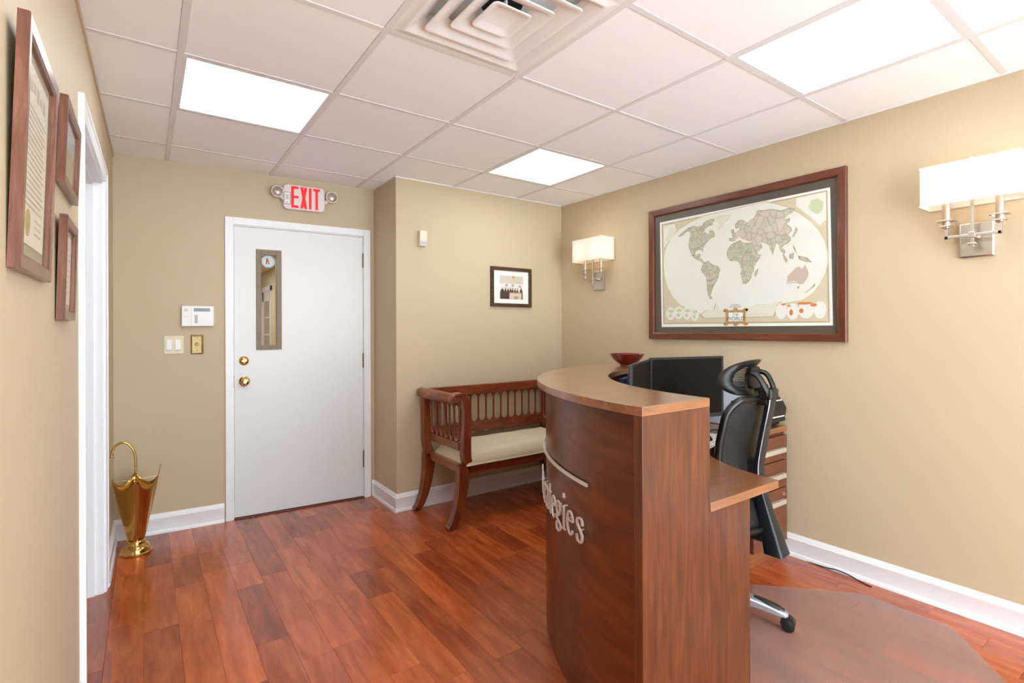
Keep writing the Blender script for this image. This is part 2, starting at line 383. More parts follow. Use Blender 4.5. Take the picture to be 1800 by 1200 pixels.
# suspended ceiling: slab, tees and tiles
ce = struct(build('ceiling', MB().box((-1.4, YREAR-.1, 2.47), (3.2, 4.1, 2.55)), 'tile'), 'white suspended tile ceiling')
GX = [.115+.61*i for i in range(-1, 6)]; GY = [1.160+.61*j for j in range(-5, 6)]
LIGHTS = {(0, 2), (3, 2), (3, -1), (0, -1), (0, -4), (3, -4)}; VENT = (1, 0)
tcache = {}
for i in range(-1, 5):
    for j in range(-5, 5):
        x0, x1 = GX[i+1], GX[i+2]; y0, y1 = GY[j+5], GY[j+6]
        x0 = max(x0, -.23); x1 = min(x1, XR+.02); y0 = max(y0, YREAR-.02); y1 = min(y1, 4.0 if x0 < XT else YB+.02)
        if x1-x0 < .03 or y1-y0 < .03 or (i, j) in LIGHTS or (i, j) == VENT: continue
        k = (round(x1-x0, 3), round(y1-y0, 3)); 
        if k not in tcache:
            hx, hy = k[0]/2-.0105, k[1]/2-.0105; sq = lambda d, z: [(sx*(hx-d), sy*(hy-d), z) for sx, sy in ((-1, -1), (1, -1), (1, 1), (-1, 1))]
            o = build('ceiling_tile', MB().loft([sq(.003, 0), sq(.0, .004), sq(0, .018)]), 'tile', ce); tcache[k] = o.data; bpy.data.objects.remove(o)
        o = bpy.data.objects.new('ceiling_tile', tcache[k]); COL.objects.link(o); o.parent = ce; o.location = ((x0+x1)/2, (y0+y1)/2, ZC+.001)
def tee(a, b): build('grid_bar', MB().box(a, b), 'grid', ce, bevel=.0006, seg=1)
for xx in GX:
    if -.2 < xx < XR: tee((xx-.012, YREAR, ZC-.0015), (xx+.012, (3.95 if xx < XT else YB), ZC+.03))
for yy in GY:
    for i in range(-1, 5):
        x0, x1 = max(GX[i+1]+.012, -.21), min(GX[i+2]-.012, XR)
        if yy < YREAR or (x0 > XT and yy > YB) or yy > 3.95: continue
        if x1 > XT and yy > YB: x1 = XT
        tee((x0, yy-.012, ZC-.0012), (x1, yy+.012, ZC+.03))
# wall angle painted like the wall, along the left ceiling edge
struct(place(build('trim_1', MB().box((0, YREAR, ZC-.022), (.006, 3.97, ZC+.02)), 'wall', local=True), LW), 'tan ceiling edge moulding on left wall')
for k, (a, b) in enumerate([((XR-.004, YREAR, ZC-.006), (XR, YB, ZC+.02)), ((XT, YB-.004, ZC-.006), (XR, YB, ZC+.02)), ((XT-.004, YB, ZC-.006), (XT, 3.84, ZC+.02))]):
    struct(build('trim_%d' % (k+2), MB().box(a, b), 'grid'), ['thin white ceiling edge on right wall', 'thin white ceiling edge over the bench', 'thin white ceiling edge on wall return'][k])
# baseboards: profile (depth, height) swept along a wall line
PROF = [(0, 0), (.022, 0), (.022, .008), (.017, .02), (.0135, .022), (.0135, .088), (.0155, .092), (.0155, .1), (.011, .104), (.0105, .112), (.006, .118), (.004, .126), (0, .126)]
def baseboard(name, pts, label):
    """pts: floor line, room on the right-hand side; mitred at corners"""
    p = [Vector((a, b)) for a, b in pts]; rings = []
    for i in range(len(p)):
        d0 = (p[i]-p[i-1]).normalized() if i else (p[1]-p[0]).normalized()
        d1 = (p[i+1]-p[i]).normalized() if i < len(p)-1 else d0
        n0, n1 = Vector((d0.y, -d0.x)), Vector((d1.y, -d1.x)); b = (n0+n1)/(1+n0.dot(n1))
        rings.append([(p[i].x+b.x*d, p[i].y+b.y*d, z) for d, z in PROF])
    struct(build(name, MB().loft(rings), 'white', smooth=35), label)
def L2W(fr, x, y): v = fmat(fr) @ Vector((x, y, 0)); return (v.x, v.y)
baseboard('baseboard_left', [L2W(LW, 0, OY1+.067), L2W(LW, 0, 3.962-.0), ], 'white baseboard between side doorway and corner')
baseboard('baseboard_left_near', [L2W(LW, 0, YREAR), L2W(LW, 0, OY0-.067)], 'white baseboard under the framed certificates')
baseboard('baseboard_back', [L2W(DW, .0, 0), L2W(DW, DX0-.055, 0)], 'white baseboard left of the exit door')
baseboard('baseboard_return', [L2W(DW, DX1+.052, 0), (XT, 3.845), (XT, YB), (XR, YB), (XR, YREAR)], 'white baseboard wrapping wall return, bench wall and right wall')
# ---------------------------------------------------------------- doorway in the left wall
mb = MB()
for y0, y1 in ((OY0-.065, OY0), (OY1, OY1+.065)):
    s = 1 if y0 < OY0 else -1
    yo, yi = (y0, y1) if s == 1 else (y1, y0)
    mb.prism([(0, yo), (.018, yo), (.018, yo+s*.016), (.014, yo+s*.02), (.014, yo+s*.05), (.011, yo+s*.056), (.011, yi+s*.0), (0, yi)], 0, 2.11, 'z')
mb2 = MB().prism([(0, 2.11), (.018, 2.11), (.018, 2.094), (.014, 2.09), (.014, 2.06), (.011, 2.054), (.011, OZ), (0, OZ)], 0, 1, 'z')
hd = MB(); n = len(mb2.v)//2
hd.loft([[(x, OY0-.06, z) for x, z, _ in mb2.v[:n]], [(x, OY1+.06, z) for x, z, _ in mb2.v[:n]]])
dc = sempty('trim_5', LW['location'], LW['rz'], 'white moulded casing of the side doorway', 'trim')
build('upright', mb, 'white', dc, local=True, smooth=30); build('header', hd, 'white', dc, local=True, smooth=30)
jm = MB(); jm.box((-.125, OY0-.001, 0), (0, OY0+.012, OZ)); jm.box((-.125, OY1-.012, 0), (0, OY1+.001, OZ)); jm.box((-.125, OY0, OZ-.012), (0, OY1, OZ+.001))
jm.box((-.075, OY1-.024, 0), (-.035, OY1-.012, OZ-.012)); jm.box((-.075, OY0, OZ-.024), (-.035, OY1-.012, OZ-.012))
build('door_jamb', jm, 'white', dc, local=True, bevel=.001)
# the room beyond it
mb = MB(); mb.box((-1.4, 1.9, 0), (-1.3, 3.8, 2.5)); mb.box((-1.3, 1.9, 0), (-.33, 2.0, 2.5)); mb.box((-1.3, 3.7, 0), (-.31, 3.8, 2.5))
struct(build('wall_side_room', mb, 'wall'), 'tan walls of the room beyond the side doorway')
# ---------------------------------------------------------------- exit door
d1 = sempty('door_1', DW['location'], DW['rz'], 'white flush exit door with narrow window', 'door')
W0, W1, V0, V1 = .80, .965, 1.164, 1.872     # window kit outline in door-wall coordinates
G0, G1, U0, U1 = .831, .931, 1.195, 1.835
sl = MB()
e0, e1 = DX0+.008, DX1-.014
for a, b in (((e0, .006, .012), (G0, .05, 2.022)), ((G1, .006, .012), (e1, .05, 2.022)), ((G0, .006, .012), (G1, .05, U0)), ((G0, .006, U1), (G1, .05, 2.022))): sl.box(a, b)
build('door_leaf', sl, 'doorw', d1, local=True)
fr = MB()
for a, b in (((W0, -.004, V0), (G0, .012, V1)), ((G1, -.004, V0), (W1, .012, V1)), ((G0, -.004, V0), (G1, .012, U0)), ((G0, -.004, U1), (G1, .012, V1))): fr.box(a, b)
wf = build('window_frame', fr, 'bronze', d1, local=True, bevel=.002)
for sx, sz in [(.882, 1.853), (.882, 1.18)]+[(x_, z_) for x_ in (.816, .948) for z_ in (1.793, 1.609, 1.425, 1.241)]:
    build('rivet', MB().lathe([(.0055, 0), (.005, .002), (.002, .0032), (.0002, .0034)], (sx, -.004, sz), 10, axis='y'), 'bronze', wf, local=True, smooth=50)
build('glass_pane', MB().box((G0, .026, U0), (G1, .030, U1)), 'glass', d1, local=True)
st = MB(); oc = [(.881+.047*math.cos(R(22.5+45*k)), 1.793+.047*math.sin(R(22.5+45*k))) for k in range(8)]
st.prism(oc, .0245, .0255, 'y'); 
st.prism([(.881+.036*math.cos(R(22.5+45*k)), 1.793+.036*math.sin(R(22.5+45*k))) for k in range(8)], .0240, .0245, 'y', 1)
fn = lambda x_, y_, d: (x_, .024-d, y_)
st.ribbon([(.868, 1.772), (.872, 1.815)], .0045, 0, .0006, fn, 2); st.ribbon([(.873, 1.815), (.887, 1.772)], .0035, 0, .0006, fn, 2)
build('sticker', st, [mat('sticker_grey_blue', (170, 190, 196), .5, noise=.1, nscale=90), mat('sticker_pale', (196, 206, 206), .5, noise=.12, nscale=120), mat('sticker_red', (196, 40, 36), .5)], d1, local=True)['label'] = 'octagonal grey-blue window sticker with red mark'
k1 = build('door_knob', MB().lathe([(.035, 0), (.034, .005), (.026, .009), (.014, .011), (.012, .03), (.02, .036), (.027, .046), (.028, .056), (.022, .066), (.01, .069), (.0095, .066), (.0002, .066)], (.725, .006, .948), 28, axis='y'), 'brass', d1, local=True, smooth=40)
k2 = build('deadbolt', MB().lathe([(.032, 0), (.031, .006), (.024, .014), (.02, .016), (.0002, .017)], (.722, .006, 1.09), 28, axis='y'), 'brass', d1, local=True, smooth=40)
build('thumb_turn', MB().prism(rrect(.016, .0045, .004, 3, .722, 1.09), -.022, -.01, 'y'), 'brass', k2, local=True, bevel=.001)
for z0, z1 in ((1.785, 1.897), (1.008, 1.122), (.235, .37)):
    h = MB()
    n = 5
    for q_ in range(n):
        za, zb = z0+(z1-z0)*q_/n, z0+(z1-z0)*(q_+1)/n
        h.lathe([(.0065, za+.0008), (.0065, zb-.0008)], (1.552, -.002, 0), 12)
    h.box((1.548, .0, z0), (1.556, .02, z1))
    build('hinge', h, 'hinge', d1, local=True, smooth=40)
build('strike_plate', MB().box((.6555, -.001, .905), (.6615, .03, .99)), 'hinge', d1, local=True)
t6 = sempty('trim_6', DW['location'], DW['rz'], 'white flat casing around the exit door', 'trim')
c0, c1, ct = .607, 1.606, 2.08
for nm, a, b in (('upright', (c0, -.014, 0), (DX0+.003, .002, ct)), ('upright', (DX1-.01, -.014, 0), (c1, .002, ct)), ('header', (DX0+.003, -.014, 2.03), (DX1-.01, .002, ct))):
    build(nm, MB().box(a, b), 'white', t6, local=True, bevel=.003)
jb = MB(); jb.box((DX0, .0, 0), (DX0+.006, .12, DH)); jb.box((DX1-.012, .0, 0), (DX1, .12, DH)); jb.box((DX0, .0, DH-.011), (DX1, .12, DH)); jb.box((DX0, .052, 0), (DX0+.02, .07, DH)); jb.box((DX1-.026, .052, 0), (DX1, .07, DH))
build('door_jamb', jb, 'white', t6, local=True)
build('threshold', MB().box((DX0+.004, -.012, 0.0), (DX1-.008, .09, .008)), 'threshold', t6, local=True, bevel=.003)
# ---------------------------------------------------------------- corridor seen through the door window
mb = MB(); mb.box((1.86, 4.1, 0), (1.96, 11.8, 2.5)); mb.box((-.4, 4.15, 0), (-.3, 11.8, 2.5)); mb.box((-.4, 11.7, 0), (1.96, 11.8, 2.5))
struct(build('wall_hall', mb, 'hallwall'), 'pale tan corridor wall seen through the door window')
struct(build('floor_hall', MB().box((-.4, 4.15, -.06), (1.96, 11.8, -.002)), 'plank'), 'wood floor of the corridor beyond the door')
struct(build('ceiling_hall', MB().box((-.4, 4.02, 2.4), (1.96, 11.8, 2.5)), 'tile'), 'ceiling of the corridor beyond the door')
fd = sempty('door_2', (1.86, 10.1, 0), 0, 'white glazed corridor door seen through the window', 'door')
fy0, fy1 = 9.86, 10.75
mb = MB(); mb.box((1.835, fy0-.0, 0), (1.862, fy0+.09, 2.1)); mb.box((1.835, fy1, 0), (1.862, fy1+.09, 2.1)); mb.box((1.835, fy0, 2.02), (1.862, fy1+.09, 2.11)); build('casing', mb, 'white', fd)
mb = MB(); mb.box((1.848, fy0+.09, 0), (1.862, fy0+.2, 2.02)); mb.box((1.848, fy1-.12, 0), (1.862, fy1, 2.02)); mb.box((1.848, fy0+.09, 1.84), (1.862, fy1, 2.02)); mb.box((1.848, fy0+.09, 0), (1.862, fy1, .3))
for z_ in (.6, .9, 1.2, 1.52): mb.box((1.848, fy0+.2, z_), (1.862, fy1-.12, z_+.025))
build('door_leaf', mb, 'white', fd)
for z_, z2 in ((.3, .6), (.625, .9), (.925, 1.2), (1.225, 1.52), (1.545, 1.84)):
    build('pane', MB().box((1.858, fy0+.2, z_), (1.861, fy1-.12, z2)), 'hallpane', fd)
for yy in (6.2, 9.6):  # unseen panels, added to brighten the corridor view
    t = thing('added_corridor_light', 'added light panel %s in corridor beyond the exit door' % ('nearest' if yy < 7 else 'farthest'), 'ceiling light', (.8, yy, 2.4), 0, 'added corridor panels')
    f_ = MB(); f_.box((.48, yy-.32, 2.394), (1.12, yy+.32, 2.4)); build('frame', f_, 'grid', t)
    build('diffuser', MB().box((.5, yy-.3, 2.391), (1.1, yy+.3, 2.394)), 'hallfill', t)
# ---------------------------------------------------------------- recessed ceiling panels
LN = {(0, 2): 'bright square ceiling light nearest the exit door wall, left', (3, 2): 'bright square ceiling light nearest the bench alcove', (3, -1): 'large bright ceiling light at upper right above the desk chair',
      (0, -1): 'bright ceiling light overhead beside the certificates', (0, -4): 'bright ceiling light behind the viewer, left', (3, -4): 'bright ceiling light behind the viewer, right'}
for (i, j) in sorted(LIGHTS):
    x0, x1, y0, y1 = GX[i+1]+.012, GX[i+2]-.012, GY[j+5]+.012, GY[j+6]-.012
    t = thing('ceiling_light', LN[(i, j)], 'ceiling light', ((x0+x1)/2, (y0+y1)/2, ZC), 0, 'recessed ceiling lights')
    f_ = MB()
    b_ = .012
    for a, c in (((x0, y0), (x0+b_, y1)), ((x1-b_, y0), (x1, y1)), ((x0+b_, y0), (x1-b_, y0+b_)), ((x0+b_, y1-b_), (x1-b_, y1))): f_.box((*a, ZC-.001), (*c, ZC+.04))
    build('frame', f_, 'grid', t)
    build('diffuser', MB().box((x0+b_, y0+b_, ZC+.004), (x1-b_, y1-b_, ZC+.008)), 'panel', t)
    build('housing', MB().box((x0, y0, ZC+.04), (x1, y1, ZC+.06)), 'grid', t)
# ---------------------------------------------------------------- ceiling vent
vx, vy = 1.03, 1.465
t = thing('ceiling_vent', 'white square air diffuser with nested square cones in ceiling', 'vent', (vx, vy, ZC))
def sqr(h, z, r=.02): return [(vx+a, vy+b, z) for a, b in rrect(h, h, min(r, h*.4), 5)]
mb = MB(); mb.loft([sqr(.293, ZC+.02, .004), sqr(.293, ZC-.001, .004), sqr(.272, ZC-.001, .006), sqr(.262, ZC-.007, .012), sqr(.252, ZC-.007, .014), sqr(.20, ZC+.03, .014), sqr(.20, ZC+.05, .014)], cap=False)
build('flange', mb, 'ventw', t, smooth=35)
for h, nm in ((.205, 'outer_cone'), (.137, 'middle_cone')):
    mb = MB(); zl = ZC-.012
    mb.loft([sqr(h-.02, zl+.009), sqr(h, zl+.005), sqr(h, zl), sqr(h-.014, zl), sqr(h-.06, zl+.03), sqr(h-.063, zl+.03), sqr(h-.02, zl+.009)], cap=False)
    build(nm, mb, 'ventw', t, smooth=30)
mb = MB(); zl = ZC-.014; mb.loft([sqr(.06, zl+.012), sqr(.08, zl+.005), sqr(.08, zl), sqr(.07, zl), sqr(.034, zl+.022, .008)], cap=True); cc = build('centre_plate', mb, 'ventw', t, smooth=30)
build('bracket', MB().box((vx-.004, vy-.03, zl+.02), (vx+.004, vy+.03, zl+.07)).box((vx-.012, vy-.002, zl+.014), (vx+.012, vy+.004, zl+.021)), 'ventw', cc)
build('back_pan', MB().loft([sqr(.225, ZC+.05), sqr(.22, ZC+.058)], cap=True), 'ventw', t)
build('duct_shade_disc', MB().lathe([(.075, 0), (.075, .004)], (vx, vy, ZC+.046), 32), 'dark', t)  # flat dark disc, its colour stands for the shade inside the duct
# ---------------------------------------------------------------- on the door wall
def dthing(name, label, cat, x, z, group=None):
    v = fmat(DW) @ Vector((x, 0, z)); return thing(name, label, cat, v, DW['rz'], group)
def dbuild(name, mb, m, p, **k):            # mb in door-wall coordinates
    F_ = fmat(DW); mb.v = [tuple(F_ @ Vector(v)) for v in mb.v]; return build(name, mb, m, p, **k)
t = dthing('exit_sign', 'white EXIT sign with red letters and two lamp heads', 'exit sign', 1.115, 2.26)
dbuild('housing', MB().prism(rrect(.142, .088, .028, 6, 1.115, 2.258), -.045, 0, 'y'), 'exitw', t, smooth=30, bevel=.004)
ex = MB(); zt, zb, wv = 2.336, 2.182, .0095
fe = lambda x_, y_, d: (x_, -.045-d, y_)
def bar(c, p): p.ribbon(c, wv, 0, .0015, fe)
def rect(p, x0, x1, z0, z1): p.box((x0, -.0465, z0), (x1, -.045, z1))
lt = MB(); rect(lt, 1.024, 1.043, zb, zt)
for za in (zb, (zb+zt)/2-.008, zt-.018): rect(lt, 1.043, 1.074, za, za+.018)
dbuild('letter', lt, 'exitr', t)
lt = MB(); lt.prism([(1.086, zt), (1.106, zt), (1.134, zb), (1.114, zb)], -.0465, -.045, 'y'); lt.prism([(1.114, zt), (1.134, zt), (1.106, zb), (1.086, zb)], -.0468, -.045, 'y'); dbuild('letter', lt, 'exitr', t)
lt = MB(); rect(lt, 1.145, 1.163, zb, zt); dbuild('letter', lt, 'exitr', t)
lt = MB(); rect(lt, 1.190, 1.208, zb, zt-.018); rect(lt, 1.175, 1.223, zt-.018, zt); dbuild('letter', lt, 'exitr', t)
lt = MB(); lt.box((.976, -.0462, 2.203), (1.020, -.045, 2.289), 1); lt.box((.979, -.0468, 2.206), (1.017, -.046, 2.286), 0)
for k in range(4): lt.box((.988+k*.006, -.0472, 2.235), (.990+k*.006, -.0466, 2.275), 1)
lt.box((.995, -.0472, 2.214), (1.0, -.0466, 2.220), 1)
dbuild('test_label', lt, ['wplast', 'inkd'], t)
for sx, zc_ in ((-1, 2.279), (1, 2.283)):
    xc = .931 if sx < 0 else 1.302
    hd = MB(); hd.lathe([(.03, .03), (.04, .05), (.041, .075), (.038, .078)], (xc, 0, zc_), 24, axis='y'); h = dbuild('lamp_head', hd, 'exitw', t, smooth=40)
    dbuild('lens', MB().lathe([(.036, .077), (.03, .083), (.0002, .086)], (xc, 0, zc_), 24, axis='y'), 'lens', h, smooth=60)
    ar = MB(); ar.tube([(xc-sx*.02, -.04, zc_-.02), (xc-sx*.045, -.03, zc_-.04)], .014, 8); dbuild('bracket', ar, 'exitw', t, smooth=60)
dbuild('test_button', MB().lathe([(.004, 0), (.004, .006)], (.975, -.02, 2.203), 8, axis='y'), 'black', t)
t = dthing('alarm_keypad', 'white alarm keypad with small grey screen', 'keypad', .448, 1.397)
dbuild('case', MB().box((.356, -.028, 1.33), (.541, 0, 1.464)), 'wplast', t, bevel=.005)
dbuild('screen', MB().box((.425, -.0295, 1.428), (.519, -.027, 1.45)), 'lcd', t)
for k in range(5): dbuild('key', MB().box((.43, -.0305, 1.352+k*.011), (.447, -.027, 1.360+k*.011)), 'btn', t, bevel=.001)
dbuild('door_flap', MB().box((.41, -.029, 1.336), (.412, -.0275, 1.458)), 'gplast', t)
dbuild('logo', MB().prism(rrect(.01, .009, .004, 3, .382, 1.436), -.0286, -.0275, 'y'), 'gplast', t)
dbuild('indicator', MB().box((.372, -.029, 1.39), (.376, -.0275, 1.395)).box((.388, -.029, 1.39), (.392, -.0275, 1.396)), 'btn', t)
t = dthing('light_switch', 'ivory double rocker light switch plate', 'light switch', .313, 1.209)
dbuild('plate', MB().box((.259, -.006, 1.149), (.368, 0, 1.268)), 'ivory', t, bevel=.003)
for xc in (.288, .336):
    dbuild('rocker', MB().prism([(-.006, 1.173), (-.016, 1.178), (-.012, 1.209), (-.007, 1.243), (-.006, 1.243)], xc-.014, xc+.014, 'x'), 'wplast', t, bevel=.001)
    dbuild('rocker_frame', MB().box((xc-.017, -.0068, 1.168), (xc+.017, -.005, 1.248)), 'ivory', t)
t = dthing('brass_dimmer', 'antique brass wall plate with round dimmer knob', 'dimmer switch', .444, 1.21)
mb = MB(); bl = lambda hx, hz, y_: [(.444+a, y_, 1.21+b) for a, b in rrect(hx, hz, .004, 3)]
mb.loft([bl(.037, .065, 0), bl(.037, .065, -.003), bl(.030, .058, -.008), bl(.027, .055, -.006), bl(.02, .05, -.006)]); dbuild('plate', mb, 'abrass', t, smooth=30)
dbuild('knob', MB().lathe([(.011, .005), (.0105, .02), (.008, .023), (.0002, .0235)], (.444, 0, 1.212), 18, axis='y'), 'abrass', t, smooth=40)
for z_ in (1.168, 1.254): dbuild('screw', MB().lathe([(.004, .005), (.003, .0075), (.0002, .008)], (.444, 0, z_), 10, axis='y'), 'abrass', t, smooth=50)
# ---------------------------------------------------------------- on the bench wall
t = thing('motion_sensor', 'small ivory motion sensor on wall above the bench', 'sensor', (1.665, YB, 1.97))
build('case', MB().prism([(YB, 1.915), (YB-.026, 1.915), (YB-.04, 1.945), (YB-.042, 2.028), (YB, 2.03)], 1.638, 1.697, 'x'), 'ivory', t, bevel=.004)
build('sensor_lens', MB().prism([(YB-.0265, 1.917), (YB-.0305, 1.917), (YB-.044, 1.946), (YB-.044, 1.958), (YB-.04, 1.958)], 1.644, 1.691, 'x'), 'gplast', t, bevel=.002)
def pic_frame(t, plane, u0, u1, z0, z1, fwid, depth, mz, my, names=('rail', 'stile')):
    """frame of four mitred bars; plane(u, z, d) with d out of the wall"""
    a = [(u0, z0), (u1, z0), (u1, z1), (u0, z1)]; b = [(u0+fwid, z0+fwid), (u1-fwid, z0+fwid), (u1-fwid, z1-fwid), (u0+fwid, z1-fwid)]
    for k in range(4):
        i, j = k, (k+1) % 4; mb = MB()
        rr = []
        for (o_, n_) in ((a[i], b[i]), (a[j], b[j])):
            s1 = tuple(o_[q_]+(n_[q_]-o_[q_])*.85 for q_ in (0, 1))
            rr.append([plane(*o_, 0), plane(*o_, depth*.92), plane(*[o_[q_]+(n_[q_]-o_[q_])*.06 for q_ in (0, 1)], depth), plane(*s1, depth*.95), plane(*n_, depth*.75), plane(*n_, 0)])
        mb.loft(rr); build('frame_bar', mb, my if k % 2 == 0 else mz, t)
t = thing('framed_photo', 'small dark-framed group photograph hanging above the bench', 'picture', (2.483, YB, 1.65))
pl = lambda u, z, d: (u, YB-d, z)
pic_frame(t, pl, 2.277, 2.69, 1.488, 1.814, .029, .022, 'pframe', 'pframe')
build('mat_board', MB().box((2.30, YB-.008, 1.512), (2.668, YB-.004, 1.79)), 'matw', t)
PM = [mat('print_room', (206, 192, 176), .7, noise=.12, nscale=30), mat('print_pale', (226, 220, 218), .7, noise=.08, nscale=40), mat('print_suit', (74, 58, 46), .7, noise=.2, nscale=60), mat('print_skin', (190, 140, 112), .7), mat('print_desk', (216, 196, 178), .7), mat('print_desk_top', (204, 152, 110), .7), mat('print_sign', (176, 150, 136), .7)]
ph = MB(); px0, px1, pz0, pz1 = 2.366, 2.606, 1.553, 1.746; U = lambda u: px0+u*(px1-px0); Vv = lambda v: pz0+v*(pz1-pz0)
def pr_(u0, u1, v0, v1, lay, mi): ph.box((U(u0), YB-.008-lay*.0004, Vv(v0)), (U(u1), YB-.008, Vv(v1)), mi)
pr_(0, 1, 0, 1, 1, 0); pr_(0, 1, .3, .66, 2, 1); pr_(.52, .64, .88, 1, 2, 5)
for u, v, dz in ((.23, .64, .1), (.5, .64, .1), (.8, .6, .08)): pr_(u, u+.1, v-dz, v, 3, 6)
for k, (u, h_, wd) in enumerate([(.02, .42, .18), (.19, .44, .1), (.29, .42, .11), (.4, .44, .11), (.5, .43, .09), (.6, .42, .1), (.7, .41, .1), (.85, .45, .12)]):
    lo = 0 if k in (0, 1, 2, 7) else .2
    ph.prism([(U(u), Vv(lo)), (U(u+wd), Vv(lo)), (U(u+wd*.97), Vv(h_-.1)), (U(u+wd*.7), Vv(h_)), (U(u+wd*.3), Vv(h_)), (U(u+wd*.03), Vv(h_-.1))], YB-.0098, YB-.008, 'y', 2)
    ph.prism([(U(u+wd*.5)+.006*math.cos(R(a)), Vv(h_+.035)+.008*math.sin(R(a))) for a in range(0, 360, 45)], YB-.01, YB-.008, 'y', 3)
pr_(.42, .92, 0, .24, 5, 4); pr_(.4, .94, .24, .29, 6, 5); pr_(.6, .78, 0, .13, 6, 6)
build('photograph', ph, PM, t)
build('glass_pane', MB().box((2.302, YB-.0135, 1.514), (2.666, YB-.0125, 1.788)), 'pglass', t)
# ---------------------------------------------------------------- frames on the left wall (each leans forward a little at the top)
def leaning(label, y0, y1, z0, z1, xb, xt, dep, fwid):
    t = thing('framed_certificate', label, 'picture', ((xb-dep), (y0+y1)/2, z0), 0, 'framed certificates on the left wall')
    def pl(u, z, d):
        k = (z-z0)/(z1-z0); xf = xb+(xt-xb)*k           # front face
        return (xf-dep+d, y1-(u-y0) if False else u, z)
    pic_frame(t, pl, y0, y1, z0, z1, fwid, dep, 'frameZ', 'frameY')
    return t, pl
def sheet(pl, mb, u0, u1, z0, z1, d, mi=0, th=.0006):
    mb.add([pl(u0, z0, d), pl(u1, z0, d), pl(u1, z1, d), pl(u0, z1, d), pl(u0, z0, d-th), pl(u1, z0, d-th), pl(u1, z1, d-th), pl(u0, z1, d-th)], [(0, 1, 2, 3), (7, 6, 5, 4), (0, 4, 5, 1), (1, 5, 6, 2), (2, 6, 7, 3), (3, 7, 4, 0)], mi)
t, pl = leaning('large wood-framed certificate with gold seal, nearest on left wall', 1.203, 1.553, 1.415, 1.866, -.179, -.164, .018, .03)
mb = MB(); sheet(pl, mb, 1.231, 1.525, 1.443, 1.838, .005); build('mat_board', mb, 'tanmat', t)
mb = MB(); sheet(pl, mb, 1.25, 1.506, 1.472, 1.815, .0066); build('document', mb, 'parch', t)
mb = MB()
for k in range(17):
    z_ = 1.735-k*.0118; a = 1.275+.004*(k*7 % 3); sheet(pl, mb, a, 1.485-.006*(k*5 % 7), z_, z_+.004, .0072)
for k in range(5): sheet(pl, mb, 1.30+k*.035, 1.322+k*.035, 1.765+.006*(k % 2), 1.785+.004*(k % 3), .0072)
for k in range(3): sheet(pl, mb, 1.40, 1.47, 1.50+k*.014, 1.503+k*.014, .0072)
build('writing', mb, 'ink', t)
mb = MB(); rr = [pl(1.325+.026*math.cos(R(a)), 1.513+.026*math.sin(R(a)), .0075) for a in range(0, 360, 20)]; r2 = [pl(1.325+.026*math.cos(R(a)), 1.513+.026*math.sin(R(a)), .006) for a in range(0, 360, 20)]; mb.loft([r2, rr]); build('seal', mb, 'gold', t)
mb = MB(); sheet(pl, mb, 1.232, 1.524, 1.444, 1.837, .0105); build('glass_pane', mb, 'pglass', t)
t, pl = leaning('smaller wood-framed picture, upper of the pair beside doorway', 1.72, 2.04, 1.69, 1.916, -.171, -.163, .018, .026)
mb = MB(); sheet(pl, mb, 1.744, 2.016, 1.714, 1.892, .005); build('mat_board', mb, 'matw', t)
mb = MB(); sheet(pl, mb, 1.752, 2.008, 1.722, 1.815, .0066, 0); sheet(pl, mb, 1.752, 2.008, 1.815, 1.884, .0066, 1)
build('picture_print', mb, [mat('print_olive', (170, 160, 128), .6, noise=.1, nscale=12), mat('print_grey', (172, 182, 184), .6, noise=.08, nscale=12)], t)
mb = MB(); sheet(pl, mb, 1.745, 2.015, 1.715, 1.891, .0105); build('glass_pane', mb, 'pglass', t)
t, pl = leaning('smaller wood-framed certificate, lower of the pair beside doorway', 1.72, 1.963, 1.334, 1.606, -.172, -.1646, .018, .024)
mb = MB(); sheet(pl, mb, 1.742, 1.941, 1.356, 1.584, .005); build('mat_board', mb, 'tanmat', t)
mb = MB(); sheet(pl, mb, 1.76, 1.923, 1.378, 1.566, .0066); build('document', mb, 'parch', t)
mb = MB()
for k in range(9): sheet(pl, mb, 1.785, 1.9-.008*(k % 3), 1.41+k*.015, 1.413+k*.015, .0072)
build('writing', mb, 'ink', t)
mb = MB(); sheet(pl, mb, 1.743, 1.94, 1.357, 1.583, .0105); build('glass_pane', mb, 'pglass', t)
